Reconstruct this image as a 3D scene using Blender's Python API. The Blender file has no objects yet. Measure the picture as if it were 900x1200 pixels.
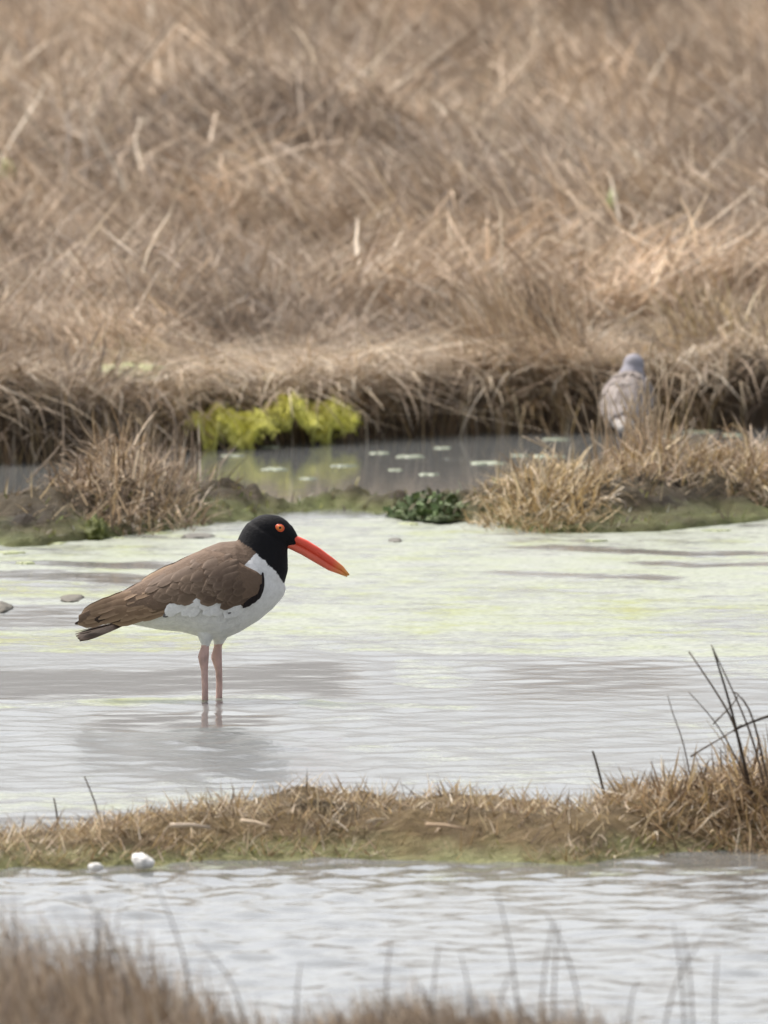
import bpy, bmesh, math
import numpy as np
from mathutils import Vector, Matrix

RNG = np.random.default_rng(7)
R = math.radians
scene = bpy.context.scene
COL = scene.collection

# ------------------------------------------------------------------ camera, sky, sun, exposure
H = 1.64            # spotting-scope height over the water
F = 21250.0         # focal length in photograph pixels (900 x 1200)
HOR = -574.0        # photograph row of the horizon

cam_d = bpy.data.cameras.new('camera')
cam_d.sensor_fit = 'AUTO'
cam_d.sensor_width = 36.0
cam_d.lens = F / 1200.0 * 36.0
cam_d.clip_start = 0.5
cam_d.clip_end = 4000
cam_d.dof.use_dof = True
cam_d.dof.focus_distance = 25.0
cam_d.dof.aperture_fstop = 21.0
cam = bpy.data.objects.new('camera', cam_d)
COL.objects.link(cam)
cam.location = (0, 0, H)
cam.rotation_euler = (R(90) - math.atan((600 - HOR) / F), 0, 0)
scene.camera = cam

SUN_EL, SUN_AZ = 56.0, -42.0     # degrees; azimuth clockwise from +Y: high, to the left, a little beyond the bird
world = bpy.data.worlds.new('World')
scene.world = world
world.use_nodes = True
nt = world.node_tree
nt.nodes.clear()
sky = nt.nodes.new('ShaderNodeTexSky')
sky.sky_type = 'NISHITA'
sky.sun_disc = False
sky.sun_elevation = R(SUN_EL)
sky.sun_rotation = R(SUN_AZ)
sky.air_density = 1.0
sky.dust_density = 5.0
bw = nt.nodes.new('ShaderNodeRGBToBW')
mixs = nt.nodes.new('ShaderNodeMix'); mixs.data_type = 'RGBA'
mixs.inputs['Factor'].default_value = 0.73      # thin bright cloud: most of the blue is gone
bg = nt.nodes.new('ShaderNodeBackground')
bg.inputs['Strength'].default_value = 0.15
wo = nt.nodes.new('ShaderNodeOutputWorld')
nt.links.new(sky.outputs[0], bw.inputs[0])
nt.links.new(sky.outputs[0], mixs.inputs[6])
nt.links.new(bw.outputs[0], mixs.inputs[7])
nt.links.new(mixs.outputs[2], bg.inputs[0])
nt.links.new(bg.outputs[0], wo.inputs[0])

sun_d = bpy.data.lights.new('sun', 'SUN')
sun_d.energy = 1.3
sun_d.angle = R(12)
sun_d.color = (1.0, 0.93, 0.84)
sun = bpy.data.objects.new('sun', sun_d)
COL.objects.link(sun)
a = R(SUN_AZ)
sv = Vector((math.sin(a) * math.cos(R(SUN_EL)), math.cos(a) * math.cos(R(SUN_EL)), math.sin(R(SUN_EL))))
sun.rotation_euler = sv.to_track_quat('Z', 'Y').to_euler()
sun.location = (0, 20, 20)

vs = scene.view_settings
vs.view_transform = 'Standard'
vs.look = 'None'
vs.gamma = 1.0
vs.use_curve_mapping = False
vs.exposure = 0.96
scene.cycles.use_denoising = True
scene.cycles.sample_clamp_direct = 8
scene.cycles.max_bounces = 5
scene.cycles.diffuse_bounces = 3
scene.cycles.glossy_bounces = 2
scene.cycles.transmission_bounces = 2

# ------------------------------------------------------------------ helpers
def at(px, row, z=0.0):
    """photograph pixel -> point at height z (distance from the water / ground it touches)"""
    d = (H - z) * F / (row - HOR)
    return np.array([(px - 450.0) / F * d, d, z])

def dist(row, z=0.0):
    return (H - z) * F / (row - HOR)

def px_at(px, d):
    return (px - 450.0) / F * d

def tag(o, label=None, cat=None, group=None, kind=None):
    if label: o['label'] = label
    if cat: o['category'] = cat
    if group: o['group'] = group
    if kind: o['kind'] = kind
    return o

def empty(name, loc, rz=0):
    o = bpy.data.objects.new(name, None)
    o.empty_display_size = 0.05
    COL.objects.link(o)
    o.location = loc
    o.rotation_euler = (0, 0, rz)
    return o

def mesh_obj(name, verts, faces, mat, parent=None, cols=None, smooth=True, link=True):
    me = bpy.data.meshes.new(name)
    me.from_pydata([tuple(v) for v in verts] if not isinstance(verts, np.ndarray) else verts.tolist(), [], faces if isinstance(faces, list) else faces.tolist())
    if cols is not None:
        set_cols(me, cols)
    if smooth:
        me.polygons.foreach_set('use_smooth', [True] * len(me.polygons))
    me.materials.append(mat)
    o = bpy.data.objects.new(name, me)
    if link: COL.objects.link(o)
    if parent is not None: o.parent = parent
    return o

def set_cols(me, cols, name='Col'):
    at_ = me.color_attributes.new(name, 'FLOAT_COLOR', 'POINT')
    c = np.ones((len(me.vertices), 4), dtype=np.float32)
    c[:, :3] = cols
    at_.data.foreach_set('color', c.ravel())

def set_float(me, name, vals):
    at_ = me.attributes.new(name, 'FLOAT', 'POINT')
    at_.data.foreach_set('value', np.asarray(vals, dtype=np.float32))

_perm = np.random.default_rng(3).random((256, 256))
def vnoise(x, y, seed=0):
    x = np.asarray(x, float) + seed * 17.31; y = np.asarray(y, float) + seed * 9.77
    xi = np.floor(x).astype(int); yi = np.floor(y).astype(int)
    fx = x - xi; fy = y - yi
    fx = fx * fx * (3 - 2 * fx); fy = fy * fy * (3 - 2 * fy)
    g = lambda i, j: _perm[i & 255, j & 255]
    return (g(xi, yi) * (1 - fx) + g(xi + 1, yi) * fx) * (1 - fy) + (g(xi, yi + 1) * (1 - fx) + g(xi + 1, yi + 1) * fx) * fy

def fbm(x, y, oct=4, seed=0):
    s = 0; a_ = 0.5; t = 0
    for k in range(oct):
        s = s + a_ * vnoise(x * 2 ** k, y * 2 ** k, seed + k * 3); t += a_; a_ *= 0.5
    return s / t

def sstep(e0, e1, x):
    t = np.clip((np.asarray(x, float) - e0) / (e1 - e0), 0, 1)
    return t * t * (3 - 2 * t)

def srgb(r, g, b):
    c = np.array([r, g, b]) / 255.0
    return np.where(c <= 0.04045, c / 12.92, ((c + 0.055) / 1.055) ** 2.4)

# ------------------------------------------------------------------ materials
def new_mat(name):
    m = bpy.data.materials.new(name)
    m.use_nodes = True
    n = m.node_tree.nodes
    return m, m.node_tree, n['Principled BSDF'], n['Material Output']

def noise_node(t, scale, detail=4, rough=0.55, coord=None, vec_scale=None):
    n = t.nodes.new('ShaderNodeTexNoise')
    n.inputs['Scale'].default_value = scale
    n.inputs['Detail'].default_value = detail
    n.inputs['Roughness'].default_value = rough
    if coord is not None:
        src = coord
        if vec_scale is not None:
            mp = t.nodes.new('ShaderNodeMapping')
            mp.inputs['Scale'].default_value = vec_scale
            t.links.new(src, mp.inputs[0]); src = mp.outputs[0]
        t.links.new(src, n.inputs['Vector'])
    return n

def math_node(t, op, a_, b_=None, clamp=False):
    n = t.nodes.new('ShaderNodeMath'); n.operation = op; n.use_clamp = clamp
    for k, v in enumerate((a_, b_)):
        if v is None: continue
        if isinstance(v, (int, float)): n.inputs[k].default_value = v
        else: t.links.new(v, n.inputs[k])
    return n.outputs[0]

def mix_col(t, fac, a_, b_, blend='MIX'):
    n = t.nodes.new('ShaderNodeMix'); n.data_type = 'RGBA'; n.blend_type = blend
    for k, v in ((0, fac), (6, a_), (7, b_)):
        if isinstance(v, (int, float)): n.inputs[k].default_value = v
        elif isinstance(v, tuple): n.inputs[k].default_value = (*v[:3], 1)
        else: t.links.new(v, n.inputs[k])
    return n.outputs[2]

def ramp(t, fac, stops):
    n = t.nodes.new('ShaderNodeValToRGB')
    while len(n.color_ramp.elements) < len(stops): n.color_ramp.elements.new(0.5)
    for e, (p, c) in zip(n.color_ramp.elements, stops):
        e.position = p; e.color = (*c, 1) if len(c) == 3 else c
    t.links.new(fac, n.inputs[0])
    return n.outputs[0]

def attr(t, name, kind='GEOMETRY'):
    n = t.nodes.new('ShaderNodeAttribute'); n.attribute_name = name; n.attribute_type = kind
    return n

def geo_pos(t):
    return t.nodes.new('ShaderNodeNewGeometry').outputs['Position']

def grass_material(name, trans=0.25, patch=True):
    m, t, p, out = new_mat(name)
    c = attr(t, 'Col').outputs['Color']
    pos = geo_pos(t)
    if patch:
        n1 = noise_node(t, 1.0, 5, 0.68, pos, (2.6, 0.8, 2.6))
        f = ramp(t, n1.outputs[0], [(0.34, (0.55, 0.53, 0.52)), (0.5, (0.96, 0.95, 0.94)), (0.66, (1.2, 1.18, 1.16))])
        c = mix_col(t, 1.0, c, f, 'MULTIPLY')
        n5 = noise_node(t, 1.0, 2, 0.5, pos, (1.5, 0.5, 1.0))
        f5 = ramp(t, n5.outputs[0], [(0.36, (0.66, 0.66, 0.68)), (0.52, (1.0, 1.0, 1.0)), (0.68, (1.08, 1.07, 1.06))])
        c = mix_col(t, 1.0, c, f5, 'MULTIPLY')
    n2 = noise_node(t, 140, 2, 0.5, pos)
    f2 = ramp(t, n2.outputs[0], [(0.3, (0.82, 0.8, 0.78)), (0.7, (1.1, 1.1, 1.1))])
    c = mix_col(t, 1.0, c, f2, 'MULTIPLY')
    t.links.new(c, p.inputs['Base Color'])
    p.inputs['Roughness'].default_value = 0.62
    p.inputs['Specular IOR Level'].default_value = 0.25
    tr = t.nodes.new('ShaderNodeBsdfTranslucent')
    t.links.new(c, tr.inputs[0])
    ms = t.nodes.new('ShaderNodeMixShader'); ms.inputs[0].default_value = trans
    t.links.new(p.outputs[0], ms.inputs[1]); t.links.new(tr.outputs[0], ms.inputs[2])
    t.links.new(ms.outputs[0], out.inputs[0])
    return m

def vcol_material(name, rough=0.7, bump_scale=None, bump=0.3, mott=0.15, mscale=60, spec=0.3):
    m, t, p, out = new_mat(name)
    c = attr(t, 'Col').outputs['Color']
    pos = t.nodes.new('ShaderNodeTexCoord').outputs['Object']
    n = noise_node(t, mscale, 4, 0.6, pos)
    f = ramp(t, n.outputs[0], [(0.3, (1 - mott,) * 3), (0.7, (1 + mott,) * 3)])
    c = mix_col(t, 1.0, c, f, 'MULTIPLY')
    t.links.new(c, p.inputs['Base Color'])
    p.inputs['Roughness'].default_value = rough
    p.inputs['Specular IOR Level'].default_value = spec
    if bump_scale:
        n2 = noise_node(t, bump_scale, 5, 0.6, pos)
        b = t.nodes.new('ShaderNodeBump'); b.inputs['Strength'].default_value = bump
        b.inputs['Distance'].default_value = 0.004
        t.links.new(n2.outputs[0], b.inputs['Height']); t.links.new(b.outputs[0], p.inputs['Normal'])
    return m

M_GRASS = grass_material('dry_grass')
M_STRAW = grass_material('straw', 0.2, False)

def mud_material(name, c1, c2, c3, green=None, zlo=0.0, zhi=0.03, scale=9.0):
    """peat and mud: mottled browns, algae film where the ground is low and wet"""
    m, t, p, out = new_mat(name)
    pos = geo_pos(t)
    n1 = noise_node(t, scale, 6, 0.65, pos)
    c = ramp(t, n1.outputs[0], [(0.3, c1), (0.5, c2), (0.72, c3)])
    if green is not None:
        sp = t.nodes.new('ShaderNodeSeparateXYZ'); t.links.new(pos, sp.inputs[0])
        n3 = noise_node(t, 7.0, 4, 0.6, pos)
        zz = math_node(t, 'MULTIPLY', math_node(t, 'SUBTRACT', n3.outputs[0], 0.5), 0.09)
        lo = t.nodes.new('ShaderNodeMapRange')
        t.links.new(math_node(t, 'ADD', sp.outputs[2], zz), lo.inputs[0])
        lo.inputs[1].default_value = zlo; lo.inputs[2].default_value = zhi
        lo.inputs[3].default_value = 1.0; lo.inputs[4].default_value = 0.0
        n4 = noise_node(t, 22.0, 3, 0.6, pos)
        gc = ramp(t, n4.outputs[0], [(0.3, green[0]), (0.65, green[1])])
        c = mix_col(t, lo.outputs[0], c, gc)
    t.links.new(c, p.inputs['Base Color'])
    n2 = noise_node(t, 60, 6, 0.7, pos)
    r = ramp(t, n1.outputs[0], [(0.3, (0.7,) * 3), (0.7, (0.95,) * 3)])
    t.links.new(r, p.inputs['Roughness'])
    p.inputs['Specular IOR Level'].default_value = 0.15
    b = t.nodes.new('ShaderNodeBump'); b.inputs['Strength'].default_value = 1.0
    b.inputs['Distance'].default_value = 0.02
    t.links.new(n2.outputs[0], b.inputs['Height']); t.links.new(b.outputs[0], p.inputs['Normal'])
    return m

M_GROUND = mud_material('marsh_peat', (0.05, 0.036, 0.024), (0.12, 0.088, 0.058), (0.2, 0.15, 0.1), None, scale=3.0)
M_MUD = mud_material('grey_mud', (0.04, 0.030, 0.020), (0.095, 0.075, 0.048), (0.17, 0.135, 0.09),
                     ((0.09, 0.105, 0.03), (0.23, 0.25, 0.10)), -0.008, 0.036)
M_TURF = mud_material('turf_soil', (0.06, 0.041, 0.02), (0.16, 0.112, 0.056), (0.30, 0.22, 0.115),
                      ((0.15, 0.15, 0.05), (0.33, 0.325, 0.16)), 0.0, 0.026)

# ------------------------------------------------------------------ ground and water
def grid_mesh(name, xs, ys, zfun, mat, parent=None):
    X, Y = np.meshgrid(xs, ys)
    Z = zfun(X, Y)
    v = np.stack([X.ravel(), Y.ravel(), Z.ravel()], 1)
    nx, ny = len(xs), len(ys)
    i = np.arange(nx * ny).reshape(ny, nx)
    f = np.stack([i[:-1, :-1].ravel(), i[:-1, 1:].ravel(), i[1:, 1:].ravel(), i[1:, :-1].ravel()], 1)
    me = bpy.data.meshes.new(name)
    me.vertices.add(len(v)); me.vertices.foreach_set('co', v.astype(np.float32).ravel())
    me.loops.add(f.size); me.loops.foreach_set('vertex_index', f.astype(np.int32).ravel())
    me.polygons.add(len(f))
    me.polygons.foreach_set('loop_start', np.arange(0, f.size, 4, dtype=np.int32))
    me.polygons.foreach_set('use_smooth', np.ones(len(f), dtype=bool))
    me.update(calc_edges=True); me.validate()
    me.materials.append(mat)
    o = bpy.data.objects.new(name, me)
    COL.objects.link(o)
    return o, X.ravel(), Y.ravel()

def bank_y(x):
    """far waterline of the pool: the marsh bank's foot"""
    base = np.interp(x, [-4, -0.9, -0.62, -0.3, 0.0, 0.4, 0.7, 4], [31.3, 31.1, 31.2, 31.75, 32.05, 32.3, 32.5, 32.5])
    return base + 0.30 * (fbm(x * 5, 7.7, 3, 9) - 0.5)

def fore_y(x):
    """front edge of the grassy land on the camera's side"""
    return 18.45 - 0.5 * sstep(0.0, 0.45, x) + 0.2 * (fbm(x * 1.3, 1.2, 2, 4) - 0.5)

def ground_z(x, y):
    n = fbm(x * 2.2, y * 1.2, 4, 2) - 0.5
    n2 = fbm(x * 9, y * 7, 3, 8) - 0.5
    z = -0.03 + 0.008 * n
    by = bank_y(x)
    up = sstep(-0.03, 0.09, y - by + 0.06 * n2)
    z = z + up * (0.115 + 0.16 * n + 0.05 * n2)
    hum = fbm(x * 2.4, y * 0.8, 3, 91) - 0.5
    z = z + sstep(0.5, 2.8, y - by) * 0.30 * hum + sstep(40, 60, y) * 0.15 * hum
    fy = fore_y(x)
    dn = sstep(0.05, -0.35, y - fy)
    top = np.interp(x / 18.0 * F + 450, [-900, 0, 60, 150, 230, 300, 360, 480, 650, 800, 870, 1000, 1800], [.17, .17, .165, .155, .13, .105, .115, .135, .133, .125, .08, .07, .10])
    z = z + dn * (0.03 + top + 0.03 * n + 0.02 * n2)
    return z

def spaced(parts):
    o = []
    for a_, b_, s in parts:
        o.append(np.arange(a_, b_, s))
    return np.unique(np.round(np.concatenate(o), 5))

gx = spaced([(-1500, -100, 50), (-100, -10, 10), (-10, -3, 0.5), (-3, 3, 0.05), (3, 10, 0.5), (10, 100, 10), (100, 1501, 50)])
gy = spaced([(-300, 0, 50), (0, 15, 2), (15, 17.5, 0.25), (17.5, 19.2, 0.05), (19.2, 30.6, 0.5), (30.6, 33.2, 0.025), (33.2, 40, 0.12), (40, 80, 0.5), (80, 200, 10), (200, 800, 20), (800, 3001, 200)])
g, _, _ = grid_mesh('ground', gx, gy, ground_z, M_GROUND)
tag(g, 'brown peaty ground of the salt marsh under the grass', kind='structure')

M_HILL = mud_material('wooded_slope', (0.115, 0.108, 0.104), (0.175, 0.165, 0.16), (0.225, 0.213, 0.207), None, scale=0.05)
def hill_z(x, y):
    far = sstep(300, 620, y + 60 * np.sin(x * 0.006))
    return -3 + far * (49 + 10 * (fbm(x * 0.006, y * 0.003, 4, 17) - 0.5) + 7 * (fbm(x * 0.08, y * 0.08, 3, 19) - 0.5))
hl, _, _ = grid_mesh('hill', np.arange(-1500, 1501, 12.0), np.arange(290, 900, 12.0), hill_z, M_HILL)
tag(hl, 'grey wooded hill beyond the marsh, mirrored in calm water', kind='structure')

# water: real ripples; calm patches mirror the bank, open water mirrors the sky, algae film floats on it
def row_of(x, y): return H * F / y + HOR
def pxo(x, y): return x / y * F + 450.0

def band(v, a_, b_, s): return sstep(a_ - s, a_ + s, v) * (1 - sstep(b_ - s, b_ + s, v))

def water_masks(x, y):
    r = row_of(x, y); p = pxo(x, y)
    wob = (fbm(x * 3.0, y * 0.9, 3, 21) - 0.5) * 22
    r = r + wob
    rr = r + (fbm(x * 9, y * 3.0, 3, 31) - 0.5) * 8
    calm = np.zeros_like(x)
    calm = np.maximum(calm, band(rr, 783, 817, 4) * (1 - sstep(385, 445, p)))
    calm = np.maximum(calm, 0.75 * band(rr, 772, 815, 9) * band(p, 585, 800, 60))
    calm = np.maximum(calm, band(rr, 840, 861, 4) * band(p, 105, 325, 25))
    calm = np.maximum(calm, band(rr, 962, 990, 5) * (1 - sstep(140, 190, p)))
    calm = np.maximum(calm, 0.55 * band(rr, 655, 664, 3) * band(p, 20, 260, 60))
    calm = np.maximum(calm, 0.7 * band(rr, 672, 684, 3) * band(p, -200, 240, 40))
    calm = np.maximum(calm, 0.7 * band(rr, 718, 742, 5) * (1 - sstep(60, 150, p)))
    calm = np.maximum(calm, 0.6 * band(rr, 640, 646, 2) * sstep(560, 720, p))
    calm = np.maximum(calm, 0.6 * band(rr, 654, 659, 2) * sstep(700, 800, p))
    calm = np.maximum(calm, 0.5 * band(rr, 672, 677, 2) * band(p, 580, 800, 30))
    calm = np.maximum(calm, 1 - sstep(592, 606, row_of(x, y)))
    algae = (0.50 + 0.36 * fbm(x * 2.2, y * 1.3, 3, 77)) * band(r, 600, 772, 8)
    algae = np.maximum(algae, (0.35 + 0.6 * fbm(x * 7, y * 4, 3, 78)) * band(rr, 819, 834, 5) * (1 - sstep(540, 620, p)))
    algae = np.maximum(algae, 0.60 * band(rr, 765, 805, 9) * sstep(430, 470, p))
    algae = np.maximum(algae, 0.62 * band(rr, 930, 962, 8) * (1 - sstep(240, 420, p)))
    algae = np.maximum(algae, (0.20 + 0.45 * fbm(x * 3.5, y * 1.6, 3, 79)) * band(rr, 826, 955, 8))
    algae = np.maximum(algae, 0.5 * band(r, 1012, 1036, 6))
    algae = np.maximum(algae, 0.42 * band(r, 515, 545, 8))
    algae = algae * (1 - 0.9 * calm * (r > 600))
    lush = band(rr, 742, 778, 10) * (1 - sstep(220, 330, p)) * 0.9
    lush = np.maximum(lush, 0.42 * band(rr, 690, 750, 14) * sstep(380, 520, p))
    lush = np.maximum(lush, 0.25 * band(rr, 620, 770, 10))
    lush = np.maximum(lush, 0.8 * band(rr, 685, 705, 5) * (1 - sstep(150, 300, p)))
    lush = np.maximum(lush, 0.35 * band(rr, 818, 835, 5))
    lush = np.maximum(lush, 0.5 * band(r, 1005, 1040, 6))
    amp = 0.35 + 0 * x
    amp = np.where(r > 995, 0.95, amp)
    amp = np.where((r > 828) & (r <= 995), 0.66, amp)
    amp = np.where(r < 600, 0.12, amp)
    amp = amp * (1 - 0.85 * calm)
    return calm, algae, lush, amp

wx = spaced([(-1500, -100, 140), (-100, -10, 9), (-10, -1.4, 0.4), (-1.4, 1.4, 0.0105), (1.4, 10, 0.4), (10, 100, 9), (100, 1501, 140)])
wy = spaced([(-300, 0, 50), (0, 18, 2), (18, 23.4, 0.0135), (23.4, 32.6, 0.018), (32.6, 33.4, 0.2)])
_wr = np.random.default_rng(11)
WAVES = []
for k in range(70):
    lam = 0.035 * (0.16 / 0.035) ** _wr.random()
    th = R(95) + _wr.normal(0, 1.0)
    WAVES.append((2 * math.pi / lam, th, _wr.random() * 6.283, 0.0125 * (lam / 0.1) ** 0.05))
def water_z(x, y):
    _, _, _, amp = water_masks(x, y)
    z = np.zeros_like(x)
    for k, th, ph, sl in WAVES:
        z += sl / k * np.sin(k * (x * math.cos(th) + y * math.sin(th)) + ph)
    gust = 0.2 + 1.6 * fbm(x * 3.0, y * 1.1, 3, 40)
    near = (np.abs(x) < 1.5) & (y > 17.5) & (y < 33)
    return z * amp * gust * near * 1.35

def water_material():
    m, t, p, out = new_mat('marsh_water')
    pos = geo_pos(t)
    calm = attr(t, 'calm').outputs['Fac']; alg = attr(t, 'algae').outputs['Fac']; lush = attr(t, 'lush').outputs['Fac']
    p.inputs['Base Color'].default_value = (0.16, 0.165, 0.16, 1)
    p.inputs['IOR'].default_value = 1.333
    rg = t.nodes.new('ShaderNodeMapRange'); t.links.new(calm, rg.inputs[0])
    rg.inputs[3].default_value = 0.09; rg.inputs[4].default_value = 0.06
    t.links.new(math_node(t, 'ADD', rg.outputs[0], attr(t, 'rough').outputs['Fac']), p.inputs['Roughness'])
    nb = noise_node(t, 55, 3, 0.6, pos, (1, 0.55, 1))
    b = t.nodes.new('ShaderNodeBump')
    b.inputs['Distance'].default_value = 0.004
    t.links.new(math_node(t, 'SUBTRACT', 0.24, math_node(t, 'MULTIPLY', calm, 0.2)), b.inputs['Strength'])
    t.links.new(nb.outputs[0], b.inputs['Height']); t.links.new(b.outputs[0], p.inputs['Normal'])
    # algae film
    n1 = noise_node(t, 6.5, 7, 0.72, pos, (1.0, 0.9, 1))
    n2 = noise_node(t, 20, 5, 0.65, pos, (1.0, 0.6, 1))
    s = math_node(t, 'ADD', math_node(t, 'MULTIPLY', n1.outputs[0], 0.66), math_node(t, 'MULTIPLY', n2.outputs[0], 0.40))
    s = math_node(t, 'ADD', s, math_node(t, 'MULTIPLY', math_node(t, 'SUBTRACT', alg, 0.5), 0.85))
    mr = t.nodes.new('ShaderNodeMapRange'); mr.interpolation_type = 'SMOOTHSTEP'
    t.links.new(s, mr.inputs[0]); mr.inputs[1].default_value = 0.53; mr.inputs[2].default_value = 0.76
    n3 = noise_node(t, 9.0, 5, 0.7, pos, (0.7, 0.7, 1))
    n3o = math_node(t, 'ADD', math_node(t, 'MULTIPLY', n3.outputs[0], 1.5), -0.22)
    lf = math_node(t, 'ADD', n3o, math_node(t, 'MULTIPLY', math_node(t, 'SUBTRACT', lush, 0.35), 0.42))
    ac = ramp(t, lf, [(0.30, (0.35, 0.365, 0.31)), (0.54, (0.335, 0.36, 0.26)), (0.70, (0.30, 0.325, 0.15)), (0.86, (0.27, 0.27, 0.06))])
    n4 = noise_node(t, 90, 3, 0.6, pos)
    ac = mix_col(t, 1.0, ac, ramp(t, n4.outputs[0], [(0.34, (0.6, 0.6, 0.56)), (0.58, (1.08,) * 3)]), 'MULTIPLY')
    pa = t.nodes.new('ShaderNodeBsdfPrincipled')
    t.links.new(ac, pa.inputs['Base Color']); pa.inputs['Roughness'].default_value = 0.5
    pa.inputs['IOR'].default_value = 1.333
    ba = t.nodes.new('ShaderNodeBump'); ba.inputs['Strength'].default_value = 0.5; ba.inputs['Distance'].default_value = 0.004
    t.links.new(n2.outputs[0], ba.inputs['Height']); t.links.new(ba.outputs[0], pa.inputs['Normal'])
    ms = t.nodes.new('ShaderNodeMixShader')
    t.links.new(math_node(t, 'MULTIPLY', mr.outputs[0], 0.92), ms.inputs[0])
    t.links.new(p.outputs[0], ms.inputs[1]); t.links.new(pa.outputs[0], ms.inputs[2])
    t.links.new(ms.outputs[0], out.inputs[0])
    return m

M_WATER = water_material()
w, WX, WY = grid_mesh('water', wx, wy, water_z, M_WATER)
tag(w, 'shallow rippled marsh water with pale green algae film', kind='structure')
cm, al, lu, _ = water_masks(WX, WY)
inside = (np.abs(WX) < 4) & (WY > 15)
set_float(w.data, 'calm', np.where(inside, cm, 0)); set_float(w.data, 'algae', np.where(inside, al, 0.2)); set_float(w.data, 'lush', lu)
set_float(w.data, 'rough', 0.09 * (1 - cm) * (1 - sstep(985, 1005, row_of(WX, np.maximum(WY, 5.0)))))

# low mud bank between the two pools, and the turf strip in front
def curve_fn(pts):
    xs = np.array([p[0] for p in pts], float); ys = np.array([p[1] for p in pts], float)
    return lambda v: np.interp(v, xs, ys)

MB_NEAR = curve_fn([(-700, 650), (-100, 645), (0, 641), (60, 640), (110, 634), (200, 622), (300, 609), (400, 601), (470, 606), (560, 616), (640, 626), (760, 624), (900, 611), (1000, 606), (1600, 600)])
MB_H = curve_fn([(-700, .05), (0, .052), (60, .07), (150, .075), (230, .05), (300, .034), (335, .016), (365, .012), (400, .022), (440, .034), (500, .02), (540, .03), (600, .055), (700, .065), (800, .07), (900, .06), (1600, .06)])
MB_D = curve_fn([(-700, 1.0), (0, .95), (230, .8), (330, .45), (440, .42), (540, .5), (620, .85), (900, 1.0), (1600, 1.0)])
def mud_z(x, y):
    p = x / 29.6 * F + 450
    y0 = H * F / (MB_NEAR(p) - HOR) + 0.10 * (fbm(x * 8, 0.3, 3, 12) - 0.5)
    u = (y - y0) / MB_D(p)
    prof = 0.45 * sstep(-0.02, 0.06, u) + 0.55 * sstep(0.08, 0.5, u + 0.25 * (fbm(x * 11, y * 3, 3, 13) - 0.5))
    prof = prof * (1 - sstep(0.6, 1.05, u))
    n = fbm(x * 16, y * 9, 4, 14) - 0.5
    n1 = fbm(x * 45, y * 26, 3, 15) - 0.5
    return -0.03 + prof * (0.03 + MB_H(p) * (0.85 + 0.7 * n) + 0.040 * n1 + 0.016 * (fbm(x * 85, y * 50, 2, 16) - 0.5))
mb, _, _ = grid_mesh('mud_bank', spaced([(-4, -1.2, .05), (-1.2, 1.2, .009), (1.2, 4, .05)]), spaced([(28.2, 30.9, .018)]), mud_z, M_MUD)
tag(mb, 'low grey mud bank with green algae between the two pools', kind='structure')

TS_NEAR = curve_fn([(-700, 1034), (0, 1036), (200, 1029), (330, 1024), (430, 1024), (560, 1030), (680, 1030), (760, 1018), (900, 1008), (1600, 1000)])
TS_H = curve_fn([(-700, .01), (-40, .014), (60, .02), (200, .034), (330, .046), (460, .045), (560, .042), (700, .042), (800, .046), (900, .055), (1600, .06)])
TS_D = curve_fn([(-700, .5), (0, .6), (200, .72), (350, .8), (600, .85), (900, .8), (1600, .8)])
def turf_z(x, y):
    p = x / 22.2 * F + 450
    y0 = H * F / (TS_NEAR(p) - HOR) + 0.07 * (fbm(x * 9, 2.3, 3, 16) - 0.5)
    u = (y - y0) / TS_D(p)
    prof = (0.25 * sstep(-0.02, 0.06, u) + 0.75 * sstep(0.18, 0.5, u)) * (1 - sstep(0.75, 1.08, u))
    n = fbm(x * 14, y * 9, 4, 18) - 0.5
    n1 = fbm(x * 40, y * 25, 3, 19) - 0.5
    return -0.03 + prof * (0.036 + TS_H(p) * (1 + 0.6 * n) + 0.016 * n1)
tf, _, _ = grid_mesh('turf_strip', spaced([(-3.5, -.8, .05), (-.8, .8, .007), (.8, 3.5, .05)]), spaced([(21.2, 23.3, .012)]), turf_z, M_TURF)
tag(tf, 'narrow brown turf strip with a green fringe beside the near channel', kind='structure')

# ------------------------------------------------------------------ grass blades
def blade_arrays(P, L, az, t0, bend, W, C, seg=4, kink=None, rng=RNG):
    n = len(L)
    yaw = rng.random(n) * math.pi
    wv = np.stack([np.cos(yaw), np.sin(yaw), np.zeros(n)], 1)
    V = np.zeros((n, 2 * seg + 1, 3)); CC = np.zeros((n, 2 * seg + 1, 3))
    pos = P.copy(); az = az.copy()
    for k in range(seg + 1):
        f = k / seg
        wk = W * (1 - 0.75 * f ** 1.6) * 0.5
        if k < seg:
            V[:, 2 * k] = pos - wv * wk[:, None]; V[:, 2 * k + 1] = pos + wv * wk[:, None]
            CC[:, 2 * k] = C; CC[:, 2 * k + 1] = C
        else:
            V[:, 2 * k] = pos; CC[:, 2 * k] = C
        tilt = t0 + bend * (k + 0.5) / seg
        if kink is not None: tilt = tilt + np.where(kink[0] <= k, kink[1], 0)
        az = az + rng.normal(0, 0.12, n)
        st = np.sin(tilt)
        pos = pos + (L / seg)[:, None] * np.stack([st * np.cos(az), st * np.sin(az), np.cos(tilt)], 1)
    base = (np.arange(n) * (2 * seg + 1))[:, None]
    tri = []
    for k in range(seg - 1):
        b = 2 * k
        tri += [[b, b + 1, b + 3], [b, b + 3, b + 2]]
    b = 2 * (seg - 1)
    tri += [[b, b + 1, b + 2]]
    T = (base[:, None, :] + np.array(tri)[None]).reshape(-1, 3)
    return V.reshape(-1, 3), T, CC.reshape(-1, 3)

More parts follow.
